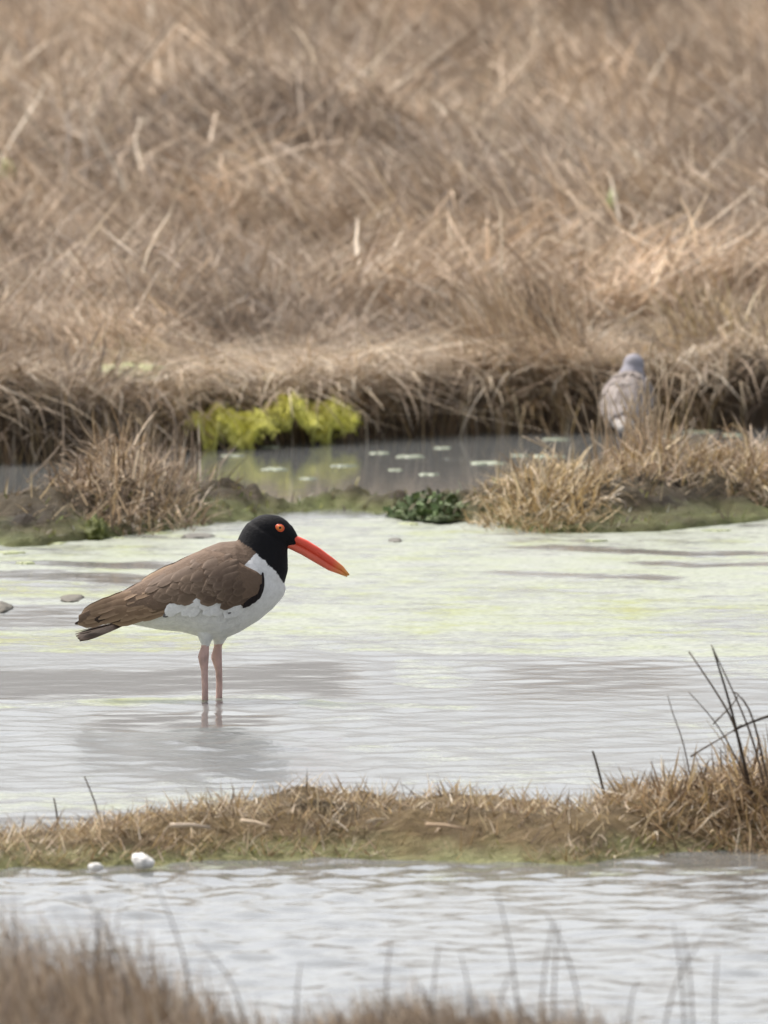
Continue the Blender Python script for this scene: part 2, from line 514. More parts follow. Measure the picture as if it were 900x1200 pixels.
def tri_obj(name, V, T, C, mat, parent=None, link=True):
    me = bpy.data.meshes.new(name)
    me.vertices.add(len(V)); me.vertices.foreach_set('co', V.astype(np.float32).ravel())
    me.loops.add(T.size); me.loops.foreach_set('vertex_index', T.astype(np.int32).ravel())
    me.polygons.add(len(T)); me.polygons.foreach_set('loop_start', np.arange(0, T.size, 3, dtype=np.int32))
    me.update(calc_edges=True)
    set_cols(me, C)
    me.materials.append(mat)
    o = bpy.data.objects.new(name, me)
    if link: COL.objects.link(o)
    if parent is not None: o.parent = parent
    return o

TAN = np.array([(0.53, 0.415, 0.30), (0.46, 0.355, 0.25), (0.38, 0.285, 0.20), (0.60, 0.48, 0.36), (0.24, 0.178, 0.125), (0.41, 0.335, 0.265)])
BROWN = np.array([(0.30, 0.21, 0.125), (0.23, 0.158, 0.095), (0.41, 0.30, 0.18), (0.14, 0.095, 0.058), (0.5, 0.385, 0.25)])
GOLD = np.array([(0.46, 0.34, 0.17), (0.36, 0.255, 0.125), (0.54, 0.42, 0.24), (0.23, 0.16, 0.085), (0.6, 0.5, 0.33)])
GREY = np.array([(0.24, 0.19, 0.15), (0.17, 0.13, 0.10), (0.32, 0.265, 0.21), (0.12, 0.09, 0.07)])
GREENS = np.array([(0.32, 0.33, 0.08), (0.40, 0.39, 0.14), (0.22, 0.23, 0.06), (0.44, 0.39, 0.18), (0.32, 0.26, 0.14)])
STRAWS = np.array([(0.72, 0.61, 0.46), (0.64, 0.52, 0.37), (0.78, 0.68, 0.54)])

def pick(pal, n, rng=RNG, jit=0.14, extra=None, pe=0.0):
    c = pal[rng.integers(0, len(pal), n)]
    if extra is not None:
        m = rng.random(n) < pe
        c = np.where(m[:, None], extra[rng.integers(0, len(extra), n)], c)
    return c * (1 + rng.normal(0, jit, (n, 1)))

# -- far meadow: clumps of laid-over marsh hay, instanced over the marsh as one mass
proto_col = bpy.data.collections.new('grass_clumps')
NPROTO = 18
for k in range(NPROTO):
    r = np.random.default_rng(100 + k)
    n = 320
    kind = 0 if k < 8 else (1 if k < 14 else 2)
    P = np.stack([r.normal(0, 0.12, n), r.normal(0, 0.12, n), r.random(n) * 0.03 - 0.03], 1)
    tuft = fbm(P[:, 0] * 16, P[:, 1] * 16, 2, 300 + k)
    if kind == 0:      # leaning tufts
        L = r.uniform(0.10, 0.27, n); az = r.normal(0, 0.7, n); t0 = r.uniform(0.1, 0.75, n); bend = r.uniform(0.2, 1.3, n)
        C = pick(TAN * 1.1, n, r, 0.2, STRAWS, 0.06); W = r.uniform(0.003, 0.0062, n)
    elif kind == 1:    # flattened mats
        L = r.uniform(0.08, 0.24, n); az = r.normal(0, 1.1, n); t0 = r.uniform(0.75, 1.35, n); bend = r.uniform(-0.1, 0.6, n)
        P[:, 2] += r.random(n) * 0.07
        C = pick(TAN * 1.1, n, r, 0.2, STRAWS, 0.14); W = r.uniform(0.003, 0.0068, n)
    else:              # jumbled, broken
        L = r.uniform(0.05, 0.18, n); az = r.random(n) * 6.283; t0 = r.uniform(0.3, 1.7, n); bend = r.uniform(-0.3, 1.4, n)
        C = pick(TAN * 1.1, n, r, 0.22, STRAWS, 0.2); W = r.uniform(0.002, 0.005, n)
    L = L * (0.45 + 1.1 * tuft); az = az + (fbm(P[:, 0] * 9, P[:, 1] * 9, 2, 400 + k) - 0.5) * 2.4
    kk = (r.integers(1, 4, n), np.where(r.random(n) < 0.4, r.uniform(0.4, 1.4, n), 0))
    P[:, 2] += 0.09 * tuft * r.random(n)
    V, T, C = blade_arrays(P, L, az, t0, bend, W, C, 4, kk, rng=r)
    o = tri_obj('clump_%02d' % k, V, T, C, M_GRASS, link=False)
    proto_col.objects.link(o)

def meadow_points():
    r = np.random.default_rng(77)
    pts = []
    for (y0, y1, den, half) in ((30.8, 36, 36, 1.9), (36, 42, 30, 2.2), (42, 50, 24, 2.7), (50, 66, 16, 3.4), (66, 110, 3, 5.0)):
        n = int((y1 - y0) * 2 * half * den)
        x = r.uniform(-half, half, n); y = r.uniform(y0, y1, n)
        keep = y > bank_y(x) + 0.05 + 0.05 * r.random(n)
        pts.append(np.stack([x, y], 1)[keep])
    p = np.concatenate(pts)
    x, y = p[:, 0], p[:, 1]
    n = len(p)
    z = ground_z(x, y)
    near = 1 - sstep(34.2, 38.2, y)
    az = R(155) + (fbm(x * 1.1, y * 0.45, 3, 50) - 0.5) * R(120) + r.normal(0, 0.35, n)
    az = az + near * r.normal(0, 1.2, n)
    sel = r.random(n)
    mat_ = fbm(x * 1.6, y * 0.6, 3, 60)
    edge = 1 - sstep(0.1, 1.6, y - bank_y(x))
    kind = np.where(sel < 0.22 + 0.28 * near, 2, np.where(mat_ + r.normal(0, .12, n) + 0.4 * edge > 0.46, 1, 0))
    idx = np.where(kind == 0, r.integers(0, 8, n), np.where(kind == 1, r.integers(8, 14, n), r.integers(14, 18, n)))
    scl = r.uniform(0.6, 1.35, n) * (0.15 + 1.75 * fbm(x * 2.2, y * 0.8, 3, 70)) * (1 - 0.25 * near)
    scl = scl * (1 - 0.5 * edge)
    return x, y, z, az, scl, idx

mx, my, mz, maz, mscl, midx = meadow_points()
me = bpy.data.meshes.new('marsh_grass')
me.vertices.add(len(mx))
me.vertices.foreach_set('co', np.stack([mx, my, mz], 1).astype(np.float32).ravel())
ra = me.attributes.new('rot', 'FLOAT_VECTOR', 'POINT')
ra.data.foreach_set('vector', np.stack([RNG.normal(0, .1, len(mx)), RNG.normal(0, .1, len(mx)), maz], 1).astype(np.float32).ravel())
set_float(me, 'scl', mscl)
ia = me.attributes.new('idx', 'INT', 'POINT'); ia.data.foreach_set('value', midx.astype(np.int32))
me.materials.append(M_GRASS)
meadow = bpy.data.objects.new('marsh_grass', me)
COL.objects.link(meadow)
tag(meadow, 'wide mass of laid-over dry brown marsh grass behind the pool', 'grass', kind='stuff')
ng = bpy.data.node_groups.new('scatter', 'GeometryNodeTree')
ng.interface.new_socket('Geometry', in_out='INPUT', socket_type='NodeSocketGeometry')
ng.interface.new_socket('Geometry', in_out='OUTPUT', socket_type='NodeSocketGeometry')
gi = ng.nodes.new('NodeGroupInput'); go = ng.nodes.new('NodeGroupOutput')
ip = ng.nodes.new('GeometryNodeInstanceOnPoints'); ci = ng.nodes.new('GeometryNodeCollectionInfo')
ci.inputs['Collection'].default_value = proto_col
ci.inputs['Separate Children'].default_value = True
ci.inputs['Reset Children'].default_value = True
ip.inputs['Pick Instance'].default_value = True
def named(nm, ty):
    n = ng.nodes.new('GeometryNodeInputNamedAttribute'); n.data_type = ty; n.inputs['Name'].default_value = nm
    return n.outputs['Attribute']
ng.links.new(gi.outputs[0], ip.inputs['Points'])
ng.links.new(ci.outputs[0], ip.inputs['Instance'])
ng.links.new(named('idx', 'INT'), ip.inputs['Instance Index'])
ng.links.new(named('rot', 'FLOAT_VECTOR'), ip.inputs['Rotation'])
ng.links.new(named('scl', 'FLOAT'), ip.inputs['Scale'])
ng.links.new(ip.outputs[0], go.inputs[0])
md = meadow.modifiers.new('scatter', 'NODES'); md.node_group = ng

# -- fringe hanging over the marsh bank, dark gaps between
def fringe():
    r = np.random.default_rng(5)
    n = 9500
    x = r.uniform(-2.3, 2.3, n)
    gap = fbm(x * 7, 0.5, 3, 88)
    x = x[(gap > 0.42) | (r.random(n) < 0.45)]; n = len(x)
    off = r.normal(0.09, 0.05, n)
    y = bank_y(x) + off
    z = np.maximum(ground_z(x, y), 0.04) - 0.005 + 0.02 * r.random(n)
    az = R(-90) + r.normal(0, 0.9, n)
    L = r.uniform(0.04, 0.12, n) * (0.45 + 1.5 * fbm(x * 5, 4.4, 3, 66)); t0 = r.uniform(0.7, 1.6, n); bend = r.uniform(0.5, 1.7, n)
    C = pick(np.concatenate([TAN[:4], BROWN[:3], GOLD[:3]]), n, r, 0.18, STRAWS, 0.16)
    return blade_arrays(np.stack([x, y, z], 1), L, az, t0, bend, r.uniform(0.002, 0.0048, n), C, 5, rng=r)
V, T, C = fringe()
V[:, 2] = np.maximum(V[:, 2], -0.01)
o = tri_obj('bank_grass', V, T, C, M_GRASS)
tag(o, 'dry brown grass hanging over the edge of the marsh bank', 'grass', kind='stuff')

# upright stalks and stubs standing in front of the dark bank face
def stubs():
    r = np.random.default_rng(6)
    n = 1500
    x = r.uniform(-2.2, 2.2, n); y = bank_y(x) + r.normal(-0.02, 0.05, n)
    L = r.uniform(0.03, 0.12, n)
    C = pick(np.concatenate([BROWN, GOLD]), n, r, 0.2, STRAWS, 0.06)
    return blade_arrays(np.stack([x, y, np.full(n, -0.02)], 1), L, r.random(n) * 6.283, r.uniform(0, 0.35, n), r.uniform(-0.2, 0.5, n), r.uniform(0.002, 0.005, n), C, 3, rng=r)
V, T, C = stubs()
o = tri_obj('reed_stubble', V, T, C, M_GRASS)
tag(o, 'brown stubble standing in the water at the foot of the marsh bank', 'grass', kind='stuff')

# pale hay lying flat along the top of the bank
def hay(x0, x1, n, seed, yo=(0.15, 0.9), zup=0.015):
    r = np.random.default_rng(seed)
    x = r.uniform(x0, x1, n); y = bank_y(x) + r.uniform(yo[0], yo[1], n)
    z = ground_z(x, y) + zup + r.random(n) * 0.035
    az = np.where(r.random(n) < 0.5, 0, math.pi) + r.normal(0, 0.45, n)
    return blade_arrays(np.stack([x, y, z], 1), r.uniform(0.15, 0.4, n), az, r.uniform(1.35, 1.6, n), r.uniform(-0.2, 0.45, n), r.uniform(0.0025, 0.005, n),
                        pick(STRAWS, n, r, 0.16, TAN, 0.45), 4, rng=r)
V, T, C = hay(-2.2, 2.2, 1900, 9, (0.03, 1.3))
rb = np.random.default_rng(98)
for k in range(76):      # bunches of straw spilling over the lip
    xc = rb.uniform(-2.0, 2.0) if k < 66 else px_at(rb.uniform(225, 415), 31.8); n = int(rb.integers(25, 80)) if k < 66 else 7
    x = xc + rb.normal(0, 0.04, n); y = bank_y(x) + rb.uniform(-0.03, 0.22, n) - (0.1 if k >= 66 else 0)
    a0 = R(-90) + rb.normal(0, 0.6)
    v_, t_, c_ = blade_arrays(np.stack([x, y, np.maximum(ground_z(x, y), 0.075) + rb.uniform(0.0, 0.05, n)], 1), rb.uniform(0.06, 0.24, n), a0 + rb.normal(0, 0.35, n), rb.uniform(0.9, 1.5, n), rb.uniform(0.3, 1.5, n),
                              rb.uniform(0.0025, 0.005, n), pick(STRAWS, n, rb, 0.18, TAN, 0.55), 5, rng=rb)
    v_[:, 2] = np.maximum(v_[:, 2], -0.01)
    T = np.concatenate([T, t_ + len(V)]); V = np.concatenate([V, v_]); C = np.concatenate([C, c_])
V2, T2, C2 = hay(px_at(100, 33), px_at(640, 33), 700, 10, (0.02, 0.4), 0.02)
o = tri_obj('flattened_hay', np.concatenate([V, V2]), np.concatenate([T, T2 + len(V)]), np.concatenate([C, C2]), M_STRAW)
tag(o, 'pale flattened hay lying along the top of the marsh bank', 'hay', kind='stuff')

# ------------------------------------------------------------------ single stems
def stem_mesh(name, pts, r0, r1, mat, col, sides=6):
    """tapered bent tube through the points"""
    pts = [Vector(p) for p in pts]
    bm = bmesh.new(); rings = []
    N = len(pts)
    for i, p in enumerate(pts):
        d = (pts[min(i + 1, N - 1)] - pts[max(i - 1, 0)]).normalized()
        u = d.orthogonal().normalized(); v = d.cross(u)
        rr = r0 + (r1 - r0) * i / (N - 1)
        rings.append([bm.verts.new(p + (u * math.cos(2 * math.pi * k / sides) + v * math.sin(2 * math.pi * k / sides)) * rr) for k in range(sides)])
    for a_, b_ in zip(rings[:-1], rings[1:]):
        for k in range(sides):
            bm.faces.new((a_[k], a_[(k + 1) % sides], b_[(k + 1) % sides], b_[k]))
    bm.faces.new(list(reversed(rings[0]))); bm.faces.new(rings[-1])
    me = bpy.data.meshes.new(name); bm.to_mesh(me); bm.free()
    set_cols(me, np.tile(np.array(col), (len(me.vertices), 1)))
    me.polygons.foreach_set('use_smooth', [True] * len(me.polygons))
    me.materials.append(mat)
    return me

def stem_px(name, pix, d, r0, r1, col, parent=None, depth=0.0, label=None, group=None, cat='stem', zbase=0.0):
    """stem through photograph pixels at distance d (the distance of the turf it grows from)"""
    pts = []
    for i, (px, row) in enumerate(pix):
        dd = d + depth * i / max(1, len(pix) - 1)
        pts.append(Vector((px_at(px, dd), dd, H - (row - HOR) / F * dd)))
    base = pts[0].copy()
    # subdivide for a soft bend
    P = []
    for i in range(len(pts) - 1):
        for k in range(3):
            t = k / 3
            P.append(pts[i].lerp(pts[i + 1], t))
    P.append(pts[-1])
    for _ in range(2):
        P = [P[0]] + [(P[i - 1] + P[i] * 2 + P[i + 1]) / 4 for i in range(1, len(P) - 1)] + [P[-1]]
    off = base if parent is None else parent.location
    me = stem_mesh(name, [p - off for p in P], r0, r1, M_STRAW, col)
    o = bpy.data.objects.new(name, me); COL.objects.link(o)
    if parent is None:
        o.location = base
        tag(o, label, cat, group)
    else:
        o.parent = parent
    return o

# ------------------------------------------------------------------ tussocks
def tussock(name, label, cx, cy, rx, ry, n, L, tilt, bend, pal, zf, seed, straw=0.08, W=(0.002, 0.0045), az0=None, azs=None, group=None, dome=0.0, cat='grass tussock', mat=None, mess=0.55):
    r = np.random.default_rng(seed)
    root = empty(name, (cx, cy, float(zf(np.array([cx]), np.array([cy]))[0])))
    tag(root, label, cat, group)
    rr = np.sqrt(r.random(n)); ph = r.random(n) * 6.283
    x = cx + rx * rr * np.cos(ph); y = cy + ry * rr * np.sin(ph)
    z = zf(x, y) - 0.006 + dome * (1 - rr ** 2) * r.random(n)
    out = np.arctan2(np.sin(ph) * ry, np.cos(ph) * rx)
    az = out + r.normal(0, 0.8, n) if az0 is None else az0 + r.normal(0, azs, n)
    LL = r.uniform(L[0], L[1], n) * (1 - 0.35 * rr)
    tt = r.uniform(tilt[0], tilt[1], n) * (0.4 + 0.7 * rr); bb = r.uniform(bend[0], bend[1], n)
    ms_ = r.random(n) < mess
    tt = np.where(ms_, r.uniform(1.0, 2.1, n), tt); bb = np.where(ms_, r.uniform(-0.5, 0.8, n), bb)
    az = np.where(ms_, r.random(n) * 6.283, az)
    edge_ = 0.6 + 0.8 * fbm(x * 22, y * 9, 3, seed)
    LL = LL * edge_
    C = pick(pal, n, r, 0.24, STRAWS, straw)
    kink = (r.integers(1, 5, n), np.where(r.random(n) < 0.35, r.uniform(0.4, 1.5, n), 0))
    V, T, C = blade_arrays(np.stack([x, y, z], 1), LL, az, tt, bb, r.uniform(W[0], W[1], n), C, 4, kink, rng=r)
    V[:, 2] = np.maximum(V[:, 2], -0.01)
    b = tri_obj('blades', V - np.array(root.location), T, C, mat or M_STRAW, root)
    b['kind'] = 'stuff'
    return root

# tussock on the mud bank, left
t8 = tussock('grass_tussock', 'tall leaning brown grass tussock on the lip of the marsh bank near the mottled bird', px_at(628, 32.5), 32.5, 0.12, 0.24, 1100, (0.14, 0.30), (0.0, 0.9), (0.2, 1.0), np.concatenate([BROWN, TAN[:3]]), ground_z, 28, 0.08, W=(0.0025, 0.005), az0=R(150), azs=0.7, mess=0.25)
t9 = tussock('grass_tussock', 'shaggy tan grass tussock on the lip of the marsh bank behind the brown flattened one', px_at(850, 32.7), 32.75, 0.12, 0.22, 900, (0.10, 0.26), (0.0, 1.1), (0.2, 1.2), np.concatenate([TAN, GOLD]), ground_z, 29, 0.1, W=(0.0025, 0.005), az0=R(130), azs=0.9, mess=0.3)
t10 = tussock('grass_tussock', 'shaggy grey-tan grass tussock on the marsh bank behind the twiggy one', px_at(75, 31.6), 31.6, 0.16, 0.22, 900, (0.08, 0.22), (0.0, 1.1), (0.2, 1.2), np.concatenate([TAN, GREY]), ground_z, 30, 0.1, W=(0.0025, 0.005), az0=R(60), azs=1.0, mess=0.3)
t1 = tussock('grass_tussock', 'twiggy grey-brown dead grass tussock on the mud bank behind the black-headed bird', px_at(148, 29.4), 29.36, 0.125, 0.40, 2600, (0.03, 0.10), (0.2, 1.5), (-0.5, 1.6), np.concatenate([BROWN, TAN[:3], GREY[:2]]), mud_z, 21, 0.14, dome=0.075)
t2 = tussock('grass_tussock', 'thin upright dry stalks rising from the back of the twiggy tussock', px_at(165, 29.8), 29.85, 0.12, 0.16, 240, (0.10, 0.20), (0.0, 0.55), (-0.4, 0.8), np.concatenate([TAN, GREY]), mud_z, 22, 0.14, dome=0.02, mess=0.1)
# tussocks on the mud bank, right
t3 = tussock('grass_tussock', 'golden brown dead grass tussock on the mud bank beside dark green seaweed', px_at(635, 29.4), 29.34, 0.115, 0.34, 2200, (0.03, 0.10), (0.4, 1.6), (-0.2, 1.5), GOLD, mud_z, 23, 0.16, dome=0.045)
t4 = tussock('grass_tussock', 'straw coloured grass tussock on the mud bank in front of the mottled grey bird', px_at(765, 29.6), 29.78, 0.12, 0.27, 2200, (0.04, 0.125), (0.2, 1.5), (-0.3, 1.4), np.concatenate([TAN, GOLD]), mud_z, 24, 0.18, dome=0.055)
t5 = tussock('grass_tussock', 'brown flattened grass tussock on the mud bank beside the straw coloured one', px_at(890, 29.6), 29.82, 0.13, 0.27, 2000, (0.04, 0.10), (0.5, 1.6), (-0.1, 1.4), np.concatenate([TAN, GOLD]), mud_z, 25, 0.12, dome=0.06)
for pix in ([(722, 560), (729, 520), (742, 462)], [(762, 545), (752, 500), (722, 448)], [(770, 540), (764, 500), (759, 440)], [(740, 560), (757, 520), (771, 470)], [(750, 550), (742, 520), (733, 497)], [(705, 560), (712, 510), (709, 470)], [(728, 555), (736, 500), (752, 455)], [(755, 560), (744, 505), (728, 470)], [(765, 560), (776, 500), (768, 405)], [(640, 560), (655, 530), (612, 511)], [(700, 585), (668, 545), (628, 512)]):
    stem_px('stem', pix, 29.8, 0.0022, 0.0012, (0.6, 0.49, 0.35), t4)
rw = np.random.default_rng(64)
for k in range(46):
    xa = rw.uniform(695, 790); xb_ = xa + rw.normal(0, 20); yt = rw.uniform(420, 505)
    stem_px('stem', [(xa, 560), (xa * .6 + xb_ * .4, 560 * .5 + yt * .5), (xb_, yt)], 29.85 + rw.uniform(-.1, .1), 0.0017, 0.0009, tuple(np.array([0.62, 0.5, 0.36]) * rw.uniform(.6, 1.1)), t4)
for pix, dp in (([(752, 530), (757, 470), (766, 385)], 29.8), ([(745, 535), (752, 490), (748, 455)], 29.75), ([(765, 530), (770, 470), (780, 430)], 29.75)):
    stem_px('stem', pix, dp, 0.0024, 0.0014, (0.42, 0.33, 0.23), t4)
for pix in ([(168, 555), (175, 505), (179, 455)], [(72, 560), (75, 500), (70, 440)], [(30, 565), (60, 535), (75, 515)]):
    stem_px('stem', pix, 29.9, 0.0022, 0.0012, (0.40, 0.32, 0.24), t1)
# right-hand tussock on the turf strip with tall dark stalks
t6 = tussock('grass_tussock', 'dark brown grass tussock with tall stiff stalks at the end of the turf strip', px_at(905, 22.3), 22.35, 0.085, 0.26, 2000, (0.04, 0.095), (0.3, 1.5), (-0.3, 1.6), np.concatenate([BROWN, GOLD[:2], BROWN[[3, 3, 1]]]), turf_z, 26, 0.08, dome=0.024)
t7 = tussock('grass_tussock', 'low tangled brown grass clump on the turf strip beside the stalky tussock', px_at(790, 22.3), 22.36, 0.075, 0.26, 1100, (0.03, 0.07), (0.6, 1.6), (-0.3, 1.2), np.concatenate([BROWN, GOLD[:2], BROWN[[3]]]), turf_z, 27, 0.05, dome=0.006)
DARK = (0.075, 0.058, 0.044)
MIDB = (0.16, 0.12, 0.085)
for pix, r0, r1, cc in (
        ([(888, 955), (870, 885), (858, 830), (836, 760)], .0026, .0011, DARK),
        ([(886, 955), (867, 862), (850, 826), (808, 764)], .0022, .0009, MIDB),
        ([(890, 950), (860, 880), (836, 842), (808, 812)], .0012, .0006, MIDB),
        ([(903, 950), (885, 870), (862, 815), (834, 756)], .0017, .0007, MIDB),
        ([(908, 950), (884, 838), (868, 816), (862, 812)], .0016, .0009, MIDB),
        ([(925, 832), (890, 844), (874, 850), (860, 858)], .0022, .0012, DARK),
        ([(810, 888), (825, 878), (850, 864), (870, 850)], .0014, .0007, MIDB),
        ([(836, 850), (848, 838), (860, 826), (866, 816)], .0012, .0007, MIDB)):
    stem_px('stalk', pix, 22.35, r0, r1, cc, t6)
# separate stems
SG = 'lone dry stems on the turf strip'
stem_px('dead_reed', [(815, 940), (802, 870), (790, 840), (783, 815)], 22.4, .0010, .0005, MIDB, label='hair-thin dry stem leaning beside the tall dark stalks', group=SG)
stem_px('dead_reed', [(713, 950), (706, 920), (699, 893), (695, 881)], 22.4, .0019, .0013, (0.10, 0.075, 0.055), label='short dark broken stem standing alone on the turf strip', group=SG)
stem_px('dead_reed', [(117, 968), (112, 945), (104, 925), (98, 911)], 22.3, .0012, .0008, MIDB, label='thin leaning brown stem at the low end of the turf strip', group=SG)
stem_px('dead_reed', [(66, 985), (67, 965), (64, 945), (62, 936)], 22.3, .0014, .0009, MIDB, label='thin upright brown stem at the low end of the turf strip', group=SG)

# stubble on the turf strip
def stubble(n, seed, x0, x1, vband, L, tilt, pal, straw, W, hz=0.004):
    r = np.random.default_rng(seed)
    x = r.uniform(x0, x1, n)
    p = x / 22.2 * F + 450
    u = r.uniform(vband[0], vband[1], n)
    y = H * F / (TS_NEAR(p) - HOR) + u * TS_D(p)
    z = turf_z(x, y)
    k = (z > 0.002) & (fbm(x * 12, y * 6, 3, 44) + r.normal(0, .12, n) > 0.34)
    x, y, z = x[k], y[k], z[k]; n = len(x)
    C = pick(pal, n, r, 0.22, STRAWS, straw)
    return blade_arrays(np.stack([x, y, z - hz], 1), r.uniform(L[0], L[1], n), r.random(n) * 6.283, r.uniform(tilt[0], tilt[1], n), r.uniform(-0.3, 0.9, n), r.uniform(W[0], W[1], n), C, 3, rng=r)
V, T, C = stubble(46000, 31, -1.4, 1.4, (0.14, 0.97), (0.010, 0.046), (0.5, 1.65), np.concatenate([GOLD, GOLD, BROWN, TAN[:3]]), 0.18, (0.0014, 0.003))
o = tri_obj('dry_stubble', V, T, C, M_STRAW)
tag(o, 'short golden brown stubble matted over the turf strip', 'grass', kind='stuff')
V, T, C = stubble(16000, 32, -1.6, 1.6, (-0.02, 0.36), (0.005, 0.02), (0.4, 1.5), GREENS, 0.05, (0.0014, 0.003))
o = tri_obj('green_fringe', V, T, C, M_STRAW)
tag(o, 'short yellow-green growth along the wet edge of the turf strip', 'grass', kind='stuff')

# growth on the mud bank: low scruff
def scruff(n, seed):
    r = np.random.default_rng(seed)
    x = r.uniform(-2.2, 2.2, n); y = r.uniform(28.4, 30.7, n)
    z = mud_z(x, y); p = x / 29.6 * F + 450
    dens = np.where(p < 250, 0.8, np.where(p > 555, 1.0, 0.25))
    k = (z > 0.03) & (r.random(n) < dens)
    x, y, z = x[k], y[k], z[k]; n = len(x)
    return blade_arrays(np.stack([x, y, z - 0.004], 1), r.uniform(0.015, 0.06, n), r.random(n) * 6.283, r.uniform(0.3, 1.5, n), r.uniform(-0.2, 1, n), r.uniform(0.0016, 0.0036, n),
                        pick(np.concatenate([GOLD, BROWN]), n, r, 0.2, STRAWS, 0.06), 3, rng=r)
V, T, C = scruff(20000, 33)
o = tri_obj('mud_scruff', V, T, C, M_STRAW)
tag(o, 'short dead scruff growing over the mud bank', 'grass', kind='stuff')

def weeds(n, seed):
    r = np.random.default_rng(seed)
    x = r.uniform(-2.0, 2.0, n); y = r.uniform(28.4, 30.2, n)
    z = mud_z(x, y)
    k = (z > -0.002) & (z < 0.055) & (fbm(x * 14, y * 7, 3, 36) + r.normal(0, .08, n) > 0.47)
    x, y, z = x[k], y[k], z[k]; n = len(x)
    pal = np.concatenate([GREENS * 0.8, GREY, np.array([(0.15, 0.19, 0.05), (0.22, 0.26, 0.09), (0.45, 0.44, 0.36)])])
    return blade_arrays(np.stack([x, y, z - 0.003], 1), r.uniform(0.006, 0.026, n), r.random(n) * 6.283, r.uniform(0.2, 1.6, n), r.uniform(-0.3, 1, n), r.uniform(0.002, 0.005, n), pick(pal, n, r, 0.22), 3, rng=r)
V, T, C = weeds(26000, 37)
o = tri_obj('mud_weeds', V, T, C, M_STRAW)
tag(o, 'low grey-green weed tufts on the wet flanks of the mud bank', 'weeds', kind='stuff')

# foreground land grass (out of focus)
def foreground():
    r = np.random.default_rng(41)
    n = 42000
    x = r.uniform(-1.3, 1.3, n); y = fore_y(x) + 0.03 - 1.6 * r.random(n) ** 1.3
    z = ground_z(x, y)
    prof = curve_fn([(-900, .08), (0, .085), (60, .085), (140, .08), (200, .07), (280, .05), (340, .035), (430, .035), (500, .04), (650, .035), (800, .035), (860, .02), (1000, .02), (1800, .04)])
    p = x / 18.1 * F + 450
    L = np.maximum(prof(p) * r.uniform(0.5, 1.6, n), 0.02)
    az = R(160) + r.normal(0, 1.0, n)
    return blade_arrays(np.stack([x, y, z - 0.01], 1), L, az, r.uniform(0.0, 0.75, n), r.uniform(0, 0.9, n), r.uniform(0.001, 0.0024, n),
                        pick(np.concatenate([GREY, BROWN[:3], TAN[:4]]), n, r, 0.2, STRAWS, 0.05), 4, rng=r)
V, T, C = foreground()
o = tri_obj('near_grass', V, T, C, M_STRAW)
tag(o, 'out-of-focus brown grass covering the near shore', 'grass', kind='stuff')
FG = 'tall thin stems over the near channel'
rs = np.random.default_rng(43)
FST = [(105, 1165, 118, 1065), (122, 1170, 108, 1072), (165, 1175, 95, 1045), (235, 1175, 180, 1035), (300, 1185, 225, 1100), (450, 1180, 458, 1105),
       (505, 1180, 515, 1108), (555, 1185, 540, 1120), (612, 1175, 582, 1045), (632, 1170, 650, 1080), (648, 1172, 655, 1085), (690, 1180, 640, 1070),
       (735, 1185, 750, 1150), (805, 1175, 790, 1085), (815, 1180, 800, 1090), (838, 1180, 842, 1120), (30, 1140, 10, 1080), (345, 1190, 352, 1130), (770, 1190, 830, 1095), (580, 1190, 600, 1140)]
LEAN = ['leaning thin dry stem out of focus on the near shore', 'upright thin dry stem out of focus on the near shore']
for (xa, ya, xb, yb) in FST:
    lab = LEAN[0] if abs(xb - xa) > 20 else LEAN[1]
    dd = 17.95
    stem_px('dead_reed', [(xa, ya + 70), (xa + (xb - xa) * .3, ya * .7 + yb * .3), (xa + (xb - xa) * .65, ya * .3 + yb * .7), (xb, yb)], dd, .0011, .0006, (0.21, 0.165, 0.125), label=lab, group=FG + (' leaning' if lab == LEAN[0] else ' upright'))

# ------------------------------------------------------------------ algae, seaweed, shells, clods
M_ALGAE = vcol_material('wet_algae', 0.45, 90, 0.8, 0.3, 40, 0.5)
M_MOSS = vcol_material('matted_algae', 0.95, 240, 0.6, 0.3, 150, 0.05)
M_WEED = vcol_material('seaweed', 0.7, 120, 0.8, 0.4, 60, 0.2)
M_SHELL = vcol_material('shell', 0.5, 200, 0.8, 0.35, 110, 0.4)
M_CLOD = vcol_material('mud_clod', 0.7, 70, 0.9, 0.3, 40, 0.3)

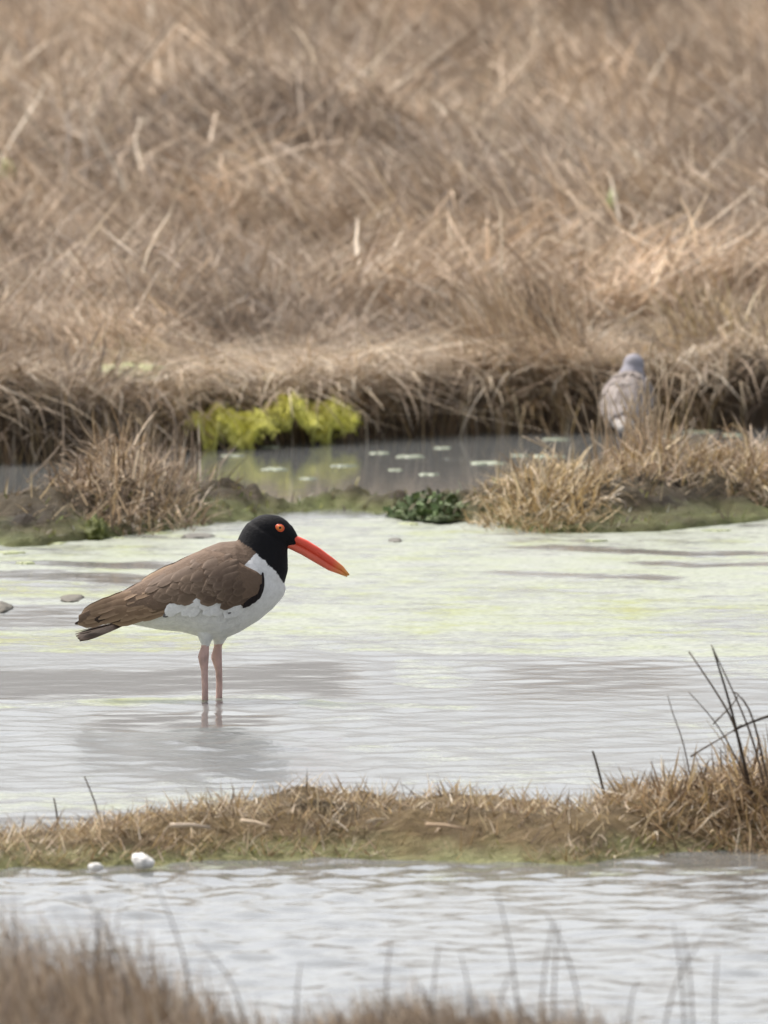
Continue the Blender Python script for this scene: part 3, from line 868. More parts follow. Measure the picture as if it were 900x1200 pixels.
def drape(name, label, px0, px1, ytop, ybot, seed, dpt, cbase, thick=0.012, cat='algae', lift=0.0):
    """wet algae blanket draped from the bank lip to the water: ragged tongues, folds"""
    r = np.random.default_rng(seed)
    nx, ny = 46, 30
    V = []; C = []; keep = np.ones((ny, nx), bool)
    x0, x1 = px_at(px0, dpt), px_at(px1, dpt)
    zt, zb = H - (ytop - HOR) / F * dpt, H - (ybot - HOR) / F * dpt
    for j in range(ny):
        v = j / (ny - 1)
        for i in range(nx):
            u = i / (nx - 1)
            x = x0 + (x1 - x0) * u
            drop = float(np.clip((fbm(u * (px1 - px0) / 14 + seed, 0.2, 3, seed) - 0.28) * 2.4, 0.16, 1.0))
            drop *= 1 - 0.85 * max(0, abs(u - 0.5) * 2 - 0.35) / 0.65
            top = 0.40 * float(fbm(u * (px1 - px0) / 16, 5.5, 3, seed + 2)) + 0.30 * (abs(u - 0.5) * 2) ** 2
            z = zt + (zb - zt) * (top + v * min(1.0, drop))
            y = dpt - 0.02 - 0.055 * v - 0.045 * float(fbm(u * (px1 - px0) / 12, v * 5, 4, seed + 4)) + 0.06 * (1 - v) ** 2 - lift
            V.append((x + 0.006 * float(vnoise(u * 9, v * 9, seed)), y, z))
            k = float(fbm(u * 6, v * 6, 3, seed + 7))
            C.append(np.array(cbase[0]) * (1 - k) + np.array(cbase[1]) * k)
    f = []
    for j in range(ny - 1):
        for i in range(nx - 1):
            u = i / (nx - 1); v = j / (ny - 1)
            if fbm(u * 9, v * 5, 2, seed + 11) < 0.28 and v > 0.35: continue
            a_ = j * nx + i
            f.append((a_, a_ + 1, a_ + nx + 1, a_ + nx))
    V = np.array(V); o_ = V.mean(0); o_[2] = V[:, 2].min()
    root = empty(name, tuple(o_)); tag(root, label, cat)
    ob = mesh_obj('sheet', V - o_, f, M_MOSS, root, np.array(C))
    s = ob.modifiers.new('thickness', 'SOLIDIFY'); s.thickness = thick; s.offset = 1
    # torn fibres all over it
    n = int(11 * (px1 - px0)); i_ = r.integers(0, len(V), n)
    P = V[i_] - o_ + np.stack([r.normal(0, .006, n), r.uniform(-.02, .002, n), r.normal(0, .006, n)], 1)
    cc = np.array(C)[i_] * r.uniform(0.7, 1.2, (n, 1)) * np.array([1.0, 1.0, 1.1])
    v_, t_, c_ = blade_arrays(P, r.uniform(.005, .02, n), R(-90) + r.normal(0, 1.2, n), r.uniform(1.2, 2.8, n), r.uniform(-.4, .8, n), r.uniform(.0015, .004, n), cc, 3, rng=r)
    fb = tri_obj('fibres', v_, t_, c_, M_MOSS, root); fb['kind'] = 'stuff'
    return root

YG = ((0.62, 0.61, 0.08), (0.80, 0.76, 0.26))
BYF = lambda p_: float(bank_y(np.array([px_at(p_, 31.8)]))[0])
drape('algae_curtain', 'thick bright yellow-green algae lobe draped down the marsh bank to the water', 304, 368, 454, 520, 61, BYF(336) - 0.03, YG, 0.010)
drape('algae_curtain', 'yellow-green algae flap trailing from the thick lobe along the bank', 356, 414, 458, 508, 63, BYF(385) - 0.03, YG, 0.008)
drape('algae_curtain', 'thin yellow-green algae strands hanging from the marsh bank under the hay', 218, 316, 462, 524, 62, BYF(267) - 0.04, YG, 0.006)

def lump(name, label, loc, rx, ry, rz, cols, mat, seed, rough=0.35, cat='algae', group=None, res=26, freq=2.6):
    """uneven low mound"""
    bm = bmesh.new()
    bmesh.ops.create_icosphere(bm, subdivisions=4 if res > 20 else 3, radius=1)
    C = []
    for v in bm.verts:
        p = v.co
        k = float(fbm(p.x * freq + 7, p.y * freq + p.z * 3.1 * freq, 4, seed)); k2 = float(fbm(p.x * 7, p.y * 7 + p.z * 9, 3, seed + 5))
        s = 1 + rough * (k - 0.5) * 2 + rough * 0.6 * (k2 - 0.5)
        v.co = Vector((p.x * rx * s, p.y * ry * s, max(p.z, -0.35) * rz * s))
        C.append(np.array(cols[0]) * (1 - k2) + np.array(cols[1]) * k2)
    me = bpy.data.meshes.new(name); bm.to_mesh(me); bm.free()
    set_cols(me, np.array(C)); me.polygons.foreach_set('use_smooth', [True] * len(me.polygons))
    me.materials.append(mat)
    o = bpy.data.objects.new(name, me); COL.objects.link(o); o.location = loc
    tag(o, label, cat, group)
    return o

LIME = ((0.30, 0.34, 0.09), (0.46, 0.48, 0.20))
c = np.array([px_at(160, 33.2), 33.2, 0.0])
lump('algae_mat', 'pale lime algae mat lying in the hay above the hanging strands', (c[0], 32.0, float(ground_z(np.array([c[0]]), np.array([32.0]))[0]) + 0.045), 0.066, 0.20, 0.014, LIME, M_ALGAE, 71, 0.4)
lump('algae_tuft', 'small lime green tuft low in the tall marsh grass', (px_at(717, 35.8), 35.8, 0.27), 0.012, 0.05, 0.03, LIME, M_ALGAE, 72, 0.5, res=10)
lump('algae_tuft', 'small vivid green tuft among grey marsh grass', (px_at(8, 38.3), 38.3, 0.24), 0.018, 0.05, 0.03, ((0.25, 0.36, 0.03), (0.4, 0.5, 0.1)), M_ALGAE, 73, 0.5, res=10)
lump('algae_tuft', 'faint blurred green tuft far back in the marsh grass', (px_at(131, 50.5), 50.5, 0.27), 0.018, 0.05, 0.055, LIME, M_ALGAE, 74, 0.5, res=10)
# green algae in the mud at the foot of the left tussock
lump('algae_clump', 'dark olive algae clump at the wet foot of the twiggy tussock', (px_at(112, 28.95), 28.95, 0.0), 0.022, 0.07, 0.032, ((0.035, 0.045, 0.008), (0.12, 0.13, 0.025)), M_WEED, 75, 0.3)

# leafy seaweed on the bank
def seaweed():
    r = np.random.default_rng(81)
    root = empty('seaweed_clump', (px_at(508, 29.6), 29.55, 0.0))
    tag(root, 'dark green leafy seaweed heaped on the mud bank', 'seaweed')
    base = lump('mound', None, (0, 0, 0), 0.060, 0.18, 0.024, ((0.06, 0.08, 0.035), (0.15, 0.19, 0.08)), M_WEED, 82, 0.6, None)
    base.parent = root; base.location = (0, 0, 0.0)
    n = 900
    V = []; Fc = []; C = []
    for i in range(n):
        th = r.random() * 6.283; ph = math.acos(r.random())
        p = np.array([0.060 * math.sin(ph) * math.cos(th), 0.18 * math.sin(ph) * math.sin(th), 0.028 * math.cos(ph)]) * (r.uniform(0.6, 1.0) + 0.45 * float(fbm(th * 2.5, ph * 3, 2, 83)))
        d = r.normal(0, 1, 3); d /= np.linalg.norm(d); e = np.cross(d, r.normal(0, 1, 3)); e /= np.linalg.norm(e)
        l = r.uniform(0.005, 0.02); w_ = l * r.uniform(0.15, 0.5)
        b = len(V)
        V += [p - e * w_ * .3, p + d * l * .5 - e * w_, p + d * l, p + d * l * .5 + e * w_]
        Fc += [(b, b + 1, b + 2), (b, b + 2, b + 3)]
        cc = np.array([(0.11, 0.16, 0.06), (0.17, 0.23, 0.10), (0.24, 0.29, 0.15), (0.07, 0.09, 0.04), (0.16, 0.14, 0.08)][r.integers(0, 5)]) * r.uniform(.8, 1.2)
        C += [cc] * 4
    o = tri_obj('fronds', np.array(V), np.array(Fc), np.array(C), M_WEED, root)
    o['kind'] = 'stuff'
seaweed()

def shell(label, px, row, z, rx, ry, rz, rot, seed):
    p = at(px, row, z)
    bm = bmesh.new()
    bmesh.ops.create_uvsphere(bm, u_segments=28, v_segments=16, radius=1)
    for v in bm.verts:
        q = v.co
        rib = 1 + 0.05 * math.sin(9 * math.atan2(q.y, q.x + 1.2))
        k = float(fbm(q.x * 3, q.y * 3 + q.z * 2, 3, seed))
        v.co = Vector((q.x * rx * (0.85 + 0.35 * k) * rib, q.y * ry * (1 - 0.28 * q.x) * rib, q.z * rz * (1 - 0.35 * q.x) * (0.8 + 0.4 * k)))
    me = bpy.data.meshes.new('shell'); bm.to_mesh(me); bm.free()
    set_cols(me, np.tile(np.array([0.78, 0.75, 0.70]), (len(me.vertices), 1)))
    me.polygons.foreach_set('use_smooth', [True] * len(me.polygons)); me.materials.append(M_SHELL)
    o = bpy.data.objects.new('shell', me); COL.objects.link(o)
    o.location = p; o.rotation_euler = rot
    return tag(o, label, 'shell', 'shells at the edge of the turf strip')
shell('larger bright white shell on the wet edge of the turf strip', 168, 1011, 0.012, 0.0135, 0.018, 0.0085, (0.2, 0.15, 0.3), 1)
shell('small dull white shell beside the larger bright one', 112, 1018, 0.010, 0.007, 0.010, 0.005, (0, 0.1, 1.0), 2)
lump('pale_stone', 'small pale stone on the far rim of the turf strip', (px_at(368, 22.6), 22.58, float(turf_z(np.array([px_at(368, 22.6)]), np.array([22.58]))[0]) + .004), 0.013, 0.016, 0.006, ((0.5, 0.42, 0.38), (0.6, 0.5, 0.45)), M_SHELL, 91, 0.25, 'stone', res=10)

# loose straws
def straw(label, p0, p1, z, r0, col):
    a_, b_ = at(*p0, z), at(*p1, z)
    b_[1] = a_[1] + (b_[1] - a_[1]) * 0.5
    mid = (a_ + b_) / 2 + np.array([0, 0, 0.002])
    me = stem_mesh('straw', [Vector(q - a_) for q in (a_, a_ * .7 + mid * .3, mid, b_)], r0, r0 * .6, M_STRAW, col)
    o = bpy.data.objects.new('straw', me); COL.objects.link(o); o.location = a_
    return tag(o, label, 'straw', 'loose straws on the turf strip')
straw('thick pale straw lying on the lowest part of the turf strip', (200, 969), (245, 973), 0.05, 0.0035, (0.58, 0.47, 0.36))
straw('pale slanted straw near the thick one on the turf strip', (283, 963), (315, 977), 0.062, 0.0028, (0.55, 0.43, 0.3))
straw('tan straw beside the dark hollow in the turf strip', (500, 968), (545, 978), 0.06, 0.003, (0.45, 0.32, 0.2))
straw('short beige straw beneath the dry stubble', (430, 965), (452, 958), 0.066, 0.002, (0.5, 0.4, 0.28))

# floating algae pads
PADS = [(272, 534, 26), (320, 550, 34), (402, 546, 30), (318, 524, 26), (445, 531, 28), (480, 535, 34), (572, 543, 46), (650, 515, 34), (642, 535, 38),
        (610, 534, 24), (520, 525, 22), (690, 548, 44), (820, 506, 44), (860, 510, 26), (360, 561, 22), (465, 551, 20), (788, 512, 20), (500, 556, 26)]
PADS2 = [(63, 637, 30), (185, 625, 34), (10, 648, 36), (140, 631, 18), (232, 616, 20), (30, 660, 24), (700, 634, 30), (840, 622, 34), (480, 614, 30)]
def pad(px, row, wpx, seed, col, label, group):
    p = at(px, row, 0.0)
    r = np.random.default_rng(seed)
    rad = wpx / 2.6 / F * p[1]
    n = 30
    V = []; Fc = []; C = []
    ry = rad * r.uniform(0.8, 1.6)
    out = [1 + 0.95 * (fbm(2.8 * math.cos(2 * math.pi * k / n) + seed, 2.8 * math.sin(2 * math.pi * k / n), 3, seed) - 0.5) * 2 for k in range(n)]
    for ring, (s, z) in enumerate(((0.0, 0.0004), (0.55, 0.0006), (0.94, 0.0001), (1.0, -0.003))):
        for k in range(n):
            th = 2 * math.pi * k / n
            V.append((rad * out[k] * s * math.cos(th), ry * out[k] * s * math.sin(th), z + 0.0005 * r.random()))
            C.append(np.array(col) * r.uniform(0.88, 1.1))
    for q in range(3):
        for k in range(n):
            Fc.append((q * n + k, q * n + (k + 1) % n, (q + 1) * n + (k + 1) % n, (q + 1) * n + k))
    o = mesh_obj('algae_pad', np.array(V), Fc, M_ALGAE, None, np.array(C))
    o.location = (p[0], p[1], 0.001)
    tag(o, label, 'algae pad', group)
for i, (a_, b_, c_) in enumerate(PADS):
    if a_ < 340: lab, grp = 'pale green algae pad floating below the draped yellow-green algae', 'algae pads below the draped algae'
    elif a_ > 780: lab, grp = 'pale algae pad floating behind the brown flattened tussock', 'algae pads behind the flattened tussock'
    elif a_ > 590: lab, grp = 'pale algae pad floating beside the mottled grey bird', 'algae pads beside the mottled bird'
    else: lab, grp = 'pale green algae pad floating in the calm pool behind the seaweed', 'algae pads in the open far pool'
    pad(a_, b_, c_, 200 + i, (0.28, 0.31, 0.20), lab, grp)
for i, (a_, b_, c_) in enumerate(PADS2):
    if a_ < 300: lab, grp = 'flat lime algae pad floating at the foot of the twiggy tussock', 'algae pads at the twiggy tussock'
    elif a_ < 520: lab, grp = 'flat lime algae pad floating under the dark green seaweed', 'algae pads under the seaweed'
    else: lab, grp = 'flat lime algae pad floating in front of the golden and straw tussocks', 'algae pads before the golden tussocks'
    pad(a_, b_, c_, 300 + i, (0.33, 0.36, 0.16), lab, grp)
# dark clods just breaking the surface
lump('mud_clod', 'dark wet mud clod showing above the algae near the tail of the black-headed bird', (*at(83, 702)[:2], 0.0), 0.018, 0.09, 0.0042, ((0.09, 0.08, 0.06), (0.17, 0.15, 0.12)), M_CLOD, 95, 0.3, 'mud clod', res=10)
lump('mud_clod', 'larger dark wet mud clod standing alone in the algae-covered pool', (*at(-2, 713)[:2], 0.0), 0.02, 0.11, 0.0066, ((0.07, 0.065, 0.05), (0.15, 0.13, 0.10)), M_CLOD, 96, 0.3, 'mud clod', res=10)
lump('mud_clod', 'small grey mud clod in the algae below the seaweed', (*at(463, 634)[:2], 0.0), 0.011, 0.06, 0.0042, ((0.1, 0.09, 0.075), (0.17, 0.16, 0.13)), M_CLOD, 97, 0.3, 'mud clod', res=10)
lump('mud_clod', 'long grey mud clod in the algae behind the black-headed bird', (*at(232, 629)[:2], 0.0), 0.028, 0.07, 0.0042, ((0.1, 0.09, 0.075), (0.17, 0.16, 0.13)), M_CLOD, 98, 0.3, 'mud clod', res=10)

# ------------------------------------------------------------------ the birds
def fused(name, parts, voxel, mat, smooth_it=4):
    """fuse overlapping closed shells into one continuous skin"""
    bm = bmesh.new()
    for V, Fc in parts:
        vs_ = [bm.verts.new(v) for v in V]
        for f in Fc: bm.faces.new([vs_[i] for i in f])
    bmesh.ops.recalc_face_normals(bm, faces=bm.faces)
    me = bpy.data.meshes.new(name); bm.to_mesh(me); bm.free()
    o = bpy.data.objects.new(name, me); COL.objects.link(o)
    rm = o.modifiers.new('fuse', 'REMESH'); rm.mode = 'VOXEL'; rm.voxel_size = voxel; rm.use_smooth_shade = True
    sm = o.modifiers.new('soft', 'SMOOTH'); sm.iterations = smooth_it; sm.factor = 0.5
    dg = bpy.context.evaluated_depsgraph_get()
    me2 = bpy.data.meshes.new_from_object(o.evaluated_get(dg))
    o.modifiers.clear(); o.data = me2; bpy.data.meshes.remove(me)
    me2.name = name; me2.materials.clear(); me2.materials.append(mat)
    me2.polygons.foreach_set('use_smooth', [True] * len(me2.polygons))
    return o

def loft(rings):
    """closed loft through rings given as arrays (n,3)"""
    n = len(rings[0]); V = [tuple(p) for r_ in rings for p in r_]; Fc = []
    for i in range(len(rings) - 1):
        for k in range(n):
            Fc.append((i * n + k, i * n + (k + 1) % n, (i + 1) * n + (k + 1) % n, (i + 1) * n + k))
    Fc.append(tuple(reversed(range(n)))); Fc.append(tuple((len(rings) - 1) * n + k for k in range(n)))
    return V, Fc

def ring(top, bot, hw, n=28, sq=1.0):
    """ellipse in the plane through top and bottom points (x,z) and the side axis y"""
    top = np.array(top); bot = np.array(bot); c_ = (top + bot) / 2; h_ = (top - bot) / 2
    out = []
    for k in range(n):
        th = 2 * math.pi * k / n
        s, co = math.sin(th), math.cos(th)
        out.append((c_[0] + h_[0] * co, hw * math.copysign(abs(s) ** sq, s), c_[1] + h_[1] * co))
    return np.array(out)

def tube(pts, rad, n=10):
    rings = []
    pts = [Vector(p) for p in pts]
    for i, p in enumerate(pts):
        d = (pts[min(i + 1, len(pts) - 1)] - pts[max(i - 1, 0)]).normalized()
        u = d.cross(Vector((0, 1, 0)))
        if u.length < 1e-3: u = d.cross(Vector((1, 0, 0)))
        u.normalize(); v = d.cross(u)
        rings.append(np.array([p + (u * math.cos(2 * math.pi * k / n) + v * math.sin(2 * math.pi * k / n)) * rad[i] for k in range(n)]))
    return loft(rings)

def ellipsoid(c_, r_, tilt=0.0, n=24):
    V = []; Fc = []
    m = n // 2
    for j in range(1, m):
        ph = math.pi * j / m
        for k in range(n):
            th = 2 * math.pi * k / n
            x, y, z = r_[0] * math.sin(ph) * math.cos(th), r_[1] * math.sin(ph) * math.sin(th), r_[2] * math.cos(ph)
            V.append((c_[0] + x * math.cos(tilt) - z * math.sin(tilt), c_[1] + y, c_[2] + x * math.sin(tilt) + z * math.cos(tilt)))
    for j in range(m - 2):
        for k in range(n):
            Fc.append((j * n + k, j * n + (k + 1) % n, (j + 1) * n + (k + 1) % n, (j + 1) * n + k))
    Fc.append(tuple(reversed(range(n)))); Fc.append(tuple((m - 2) * n + k for k in range(n)))
    return V, Fc

SC = 850.0
def B(px, row): return np.array([(px - 246.0) / SC, (820.0 - row) / SC])

def feather_mesh(name, c_base, c_tip, mat, width=0.34, camber=0.12):
    """unit feather: root at origin, tip at +X, face to +Z"""
    nl, nw = 8, 5
    V = []; C = []; Fc = []
    for i in range(nl):
        f = i / (nl - 1)
        w_ = width * 0.5 * (math.sin(math.pi * min(1, 0.18 + 0.82 * f) ** 0.8) ** 0.55 if f < 1 else 0.16)
        w_ = width * 0.5 * (0.35 + 0.65 * min(1, f * 2.6)) * (1 - max(0, (f - 0.72) / 0.28) ** 2.2 * 0.88)
        for j in range(nw):
            s = (j / (nw - 1)) * 2 - 1
            V.append((f, s * w_, camber * width * (1 - s * s) * 0.5 - 0.02 * f * f))
            e = max(abs(s) ** 3 * 0.7, max(0, (f - 0.8) / 0.2))
            if j == nw // 2: e = 0.25 * e
            C.append(np.array(c_base) * (1 - e) + np.array(c_tip) * e)
    for i in range(nl - 1):
        for j in range(nw - 1):
            a_ = i * nw + j
            Fc.append((a_, a_ + nw, a_ + nw + 1, a_ + 1))
    me = bpy.data.meshes.new(name)
    me.from_pydata([tuple(map(float, v)) for v in V], [], Fc)
    set_cols(me, np.array(C)); me.polygons.foreach_set('use_smooth', [True] * len(me.polygons)); me.materials.append(mat)
    return me

M_PLUM = vcol_material('plumage', 0.75, 260, 0.35, 0.10, 130, 0.15)
M_FEATHER = vcol_material('feather', 0.7, None, 0, 0.12, 6, 0.15)
M_BILL = vcol_material('bill', 0.35, 300, 0.1, 0.06, 60, 0.5)
M_EYE = vcol_material('eye', 0.12, None, 0, 0.0, 10, 0.5)

def oystercatcher():
    root = empty('black_headed_bird', (px_at(246, 25.0), 25.0, 0.0))
    tag(root, 'black-headed brown and white wading bird with long orange-red bill standing in shallow water', 'bird')
    px = 1 / SC
    sl = [((124, 712), (130, 728), 8), ((150, 697), (158, 733), 22), ((182, 678), (186, 738.5), 36), ((213, 657), (213, 741), 46), ((238, 643), (235, 747), 51),
          ((257, 635.5), (257, 751.5), 53), ((276, 634), (281, 741), 51), ((298, 643), (303, 727.5), 43), ((313, 654), (320, 713), 32), ((325, 668), (332, 699), 19), ((330, 676), (335, 690), 9)]
    body = loft([ring(B(*a_), B(*b_), h_ * px, sq=0.92) for a_, b_, h_ in sl])
    nk = [((268, 652), (318, 706), 40), ((277, 638), (332.5, 687), 35), ((279, 630), (337.5, 668), 29), ((283.5, 621), (337, 652), 25.5), ((290, 612), (337, 640), 22)]
    neck = loft([ring(B(*a_), B(*b_), h_ * px) for a_, b_, h_ in nk])
    hc = B(316, 624)
    head = ellipsoid((hc[0], 0, hc[1]), (27.5 * px, 20 * px, 21.5 * px), -0.12)
    f0, f1 = B(334, 628), B(347, 636)
    face = tube([(f0[0], 0, f0[1]), ((f0[0] + f1[0]) / 2, 0, (f0[1] + f1[1]) / 2), (f1[0], 0, f1[1])], [15 * px, 11 * px, 6 * px], 14)
    parts = [body, neck, head, face]
    legs = [[(241, 742), (240.5, 756), (238, 769), (239.5, 786), (240, 806), (240, 850)], [(257, 744), (255, 758), (253, 772), (256, 788), (256.5, 804), (255.5, 846)]]
    for s, lp in zip((-1, 1), legs):
        yy = s * 0.021
        q = [(*B(a_, b_), ) for a_, b_ in lp]
        rad = [0.013, 0.0056, 0.0080, 0.0050, 0.0047, 0.0052]
        parts.append(tube([(x, yy, z) for x, z in q], rad, 12))
        fx, fz = q[-1]
        for ang in (-0.45, 0.0, 0.45):
            L = 0.034
            parts.append(tube([(fx - .002, yy, fz + .002), (fx + L * .5 * math.cos(ang), yy + L * .5 * math.sin(ang), fz + .003), (fx + L * math.cos(ang), yy + L * math.sin(ang), fz + .001)], [.0042, .0034, .0022], 8))
    o = fused('body', parts, 0.0017, M_PLUM, 5)
    o.parent = root
    # plumage in three blocks of colour
    n = len(o.data.vertices); co = np.zeros(n * 3, np.float32); o.data.vertices.foreach_get('co', co); co = co.reshape(-1, 3)
    X = co[:, 0] * SC + 246; Y = 820 - co[:, 2] * SC
    jx = (fbm(co[:, 0] * 160 + co[:, 1] * 90, co[:, 2] * 160, 3, 1) - 0.5) * 5
    BLK = np.array([0.010, 0.0095, 0.011]); WHT = np.array([0.80, 0.79, 0.77]); BRN = np.array([0.17, 0.118, 0.084]); LEG = np.array([0.58, 0.39, 0.345])
    line = curve_fn([(240, 628), (278, 631), (295, 642), (311, 656), (322, 668), (336, 688), (345, 700)])
    black = (Y + jx < line(X)) & (X > 272 + 0)
    mant = curve_fn([(80, 735), (130, 722), (200, 706), (240, 700), (284, 661), (292, 654), (300, 647), (308, 640)])
    brown = (Y + jx < mant(X)) & ~black & (X < 303)
    k = (fbm(co[:, 0] * 60, co[:, 2] * 60 + co[:, 1] * 40, 3, 2))[:, None]
    C = np.where(black[:, None], BLK, np.where(brown[:, None], BRN * (0.75 + 0.5 * k), WHT))
    legm = (Y > 756 + jx * 0.5)
    C = np.where(legm[:, None], LEG * (0.55 + 0.9 * k), C)
    set_cols(o.data, C)
    # bill: two mandibles
    def mand(name, top, bot, hw, ca, cb):
        rs_ = [ring(B(*a_), B(*b_), h_ * px, 14) for a_, b_, h_ in zip(top, bot, hw)]
        V, Fc = loft(rs_)
        V = np.array(V); f = np.clip((V[:, 0] - B(338, 0)[0]) / (B(409, 0)[0] - B(338, 0)[0]), 0, 1)[:, None]
        e = np.clip((f - 0.72) / 0.28, 0, 1)
        return mesh_obj(name, V, Fc, M_BILL, bill, np.array(ca) * (1 - e) + np.array(cb) * e)
    bill = empty('bill', (0, 0, 0)); bill.parent = root
    RED = (0.86, 0.095, 0.05); TIP = (0.88, 0.42, 0.10)
    mand('upper_mandible', [(336, 623), (345, 626.5), (360, 633), (375, 642.5), (391, 654.5), (402, 663.5), (409.5, 673)],
         [(333, 633), (342, 635.5), (356, 642.5), (371, 651.5), (388, 663), (400, 669), (408.5, 675)], [8.4, 8, 6.4, 5, 4.2, 3.2, 1.2], RED, TIP)
    mand('lower_mandible', [(333, 631), (342, 634), (356, 641), (371, 650), (388, 661.5), (399, 668), (407.5, 674)],
         [(331, 641.5), (339, 643.5), (352.5, 650), (367, 658.5), (384.5, 668.5), (397.5, 673.2), (406.5, 676.4)], [7, 6.6, 5.0, 3.9, 3.2, 2.6, 1.0], (0.84, 0.15, 0.085), TIP)
    # eyes
    e0 = B(327.5, 618)
    for s in (-1, 1):
        yy = s * 0.0196
        eye = empty('eye', (e0[0], yy, e0[1])); eye.parent = root
        V, Fc = ellipsoid((0, 0, 0), (0.0070, 0.0028, 0.0057), -0.15, 20)
        mesh_obj('eye_ring', np.array(V), Fc, M_EYE, eye, np.tile([0.78, 0.10, 0.03], (len(V), 1)))
        V, Fc = ellipsoid((0.0002, s * 0.0018, 0.0003), (0.0048, 0.0022, 0.0040), 0, 20)
        mesh_obj('iris', np.array(V), Fc, M_EYE, eye, np.tile([0.72, 0.20, 0.04], (len(V), 1)))
        V, Fc = ellipsoid((0.0006, s * 0.0035, 0.0006), (0.0018, 0.0008, 0.0018), 0, 16)
        mesh_obj('pupil', np.array(V), Fc, M_EYE, eye, np.tile([0.012, 0.01, 0.01], (len(V), 1)))
    # wings
    TOP = curve_fn([(84, 726), (95, 720), (120, 706), (150, 691), (199, 664), (225, 650), (240, 644), (262, 648), (286, 661), (300, 668), (309, 676)])
    LOW = curve_fn([(84, 730), (104, 728), (133, 726), (153, 722), (175, 718.5), (198, 710), (215, 705), (240, 701), (262, 700), (277, 701), (284, 708), (297, 701), (306, 688), (309, 677)])
    cy_ = curve_fn([(84, 722), (124, 720), (154, 714), (184, 708), (213, 700), (237, 696), (258, 695), (280, 689), (300, 685), (316, 683)])
    hh_ = curve_fn([(84, 18), (124, 20), (154, 26), (184, 34), (213, 42), (237, 51), (258, 56), (280, 52), (300, 43), (316, 31)])
    hw_ = curve_fn([(84, 8), (124, 13), (154, 24), (184, 37), (213, 46.5), (237, 51.5), (258, 53.5), (280, 51), (300, 43), (316, 31)])
    def side(px_, row):
        t = np.clip((np.asarray(row) - cy_(px_)) / (hh_(px_) * 1.04), -0.97, 0.97)
        return hw_(px_) * np.sqrt(1 - t * t) / SC
    FM = {
        'covert': feather_mesh('covert_feather', (0.15, 0.105, 0.073), (0.27, 0.195, 0.14), M_FEATHER, 0.50),
        'dark': feather_mesh('dark_feather', (0.115, 0.078, 0.055), (0.19, 0.135, 0.097), M_FEATHER, 0.46),
        'scap': feather_mesh('scapular_feather', (0.14, 0.097, 0.07), (0.24, 0.175, 0.127), M_FEATHER, 0.42),
        'tert': feather_mesh('tertial_feather', (0.20, 0.13, 0.082), (0.37, 0.26, 0.17), M_FEATHER, 0.30),
        'prim': feather_mesh('primary_feather', (0.050, 0.034, 0.026), (0.075, 0.05, 0.036), M_FEATHER, 0.13),
        'white': feather_mesh('white_feather', (0.80, 0.79, 0.77), (0.82, 0.81, 0.79), M_FEATHER, 0.45),
        'black': feather_mesh('black_feather', (0.018, 0.014, 0.014), (0.03, 0.022, 0.02), M_FEATHER, 0.30),
        'grey': feather_mesh('grey_feather', (0.16, 0.15, 0.15), (0.2, 0.19, 0.19), M_FEATHER, 0.40),
    }
    rr = np.random.default_rng(55)
    spec = []   # (px, row, length px, angle deg below the tailward horizontal, kind, lift mm)
    def rowsof(x, v): return float(TOP(x) + (LOW(x) - TOP(x)) * v)
    # primaries and tertials first (deepest), then forward rows on top
    for k, v in enumerate((0.98, 0.86)):
        x = 160 - 4 * k; spec.append((x, rowsof(x, v), 72 - 1.5 * k, 9 + 3 * k, 'prim', 1.0 + .3 * k))
    for x in (176, 190, 204, 218):
        for v in (0.92, 0.72, 0.5, 0.28, 0.08):
            spec.append((x + rr.normal(0, 2), rowsof(x, v), 56 + rr.normal(0, 4), 24 + rr.normal(0, 2) - 12 * (v - 0.5), 'tert', 2.0 + (x - 176) * .02))
    for x in (146, 160):
        for v in (0.7, 0.45, 0.2):
            spec.append((x, rowsof(x, v), 58, 27 - 14 * v, 'tert', 1.6))
    for x in (214, 228, 242, 256, 270):
        for v in (0.94, 0.80, 0.66):
            spec.append((x + rr.normal(0, 1.5), rowsof(x, v) - 13, 34 + rr.normal(0, 2), 26 + rr.normal(0, 3), 'covert', 3.0 + (x - 214) * .014))
    for x in (226, 240, 254, 268, 282):
        for v in (0.55, 0.40):
            spec.append((x + rr.normal(0, 1.5), rowsof(x, v), 32 + rr.normal(0, 2), 26 + rr.normal(0, 3), 'covert', 3.6 + (x - 226) * .014))
    for x in (262, 272, 282, 292):
        for v in (0.86, 0.68, 0.5, 0.32):
            spec.append((x + rr.normal(0, 1), rowsof(x, v), 23 + rr.normal(0, 1.5), 24 + rr.normal(0, 4), 'dark', 4.3 + (x - 262) * .014))
    for x in (200, 218, 236, 254, 268, 280):
        for v in (0.24, 0.08, -0.06)[:3 if x > 250 else 2]:
            spec.append((x + rr.normal(0, 1.5), rowsof(x, v), 36 + rr.normal(0, 3), 28 + rr.normal(0, 3), 'scap', 4.4 + (x - 200) * .012))
    # black bend of the wing
    for (a_, b_, l_, g_) in ((308, 669, 20, 86), (309, 675, 20, 80), (309, 682, 20, 70), (307, 688, 20, 58), (303, 692, 22, 50), (299, 696, 20, 44)):
        spec.append((a_, b_, l_, g_, 'black', 5.0))
    # white wing bar and the small marks under it
    for x in np.arange(206, 284, 7.5):
        spec.append((x + 9, float(LOW(x)) - 4 + rr.normal(0, 1), 27 + rr.normal(0, 4), 40 + rr.normal(0, 10), 'white', 2.6))
    spec.append((287, 698, 20, 140 - 90, 'white', 2.8)); spec.append((281, 700, 20, 48, 'white', 3.0))
    spec.append((202, 704, 16, 60, 'white', 3.2)); spec.append((203, 714, 14, 30, 'grey', 3.2)); spec.append((274, 708, 11, 55, 'grey', 3.4))
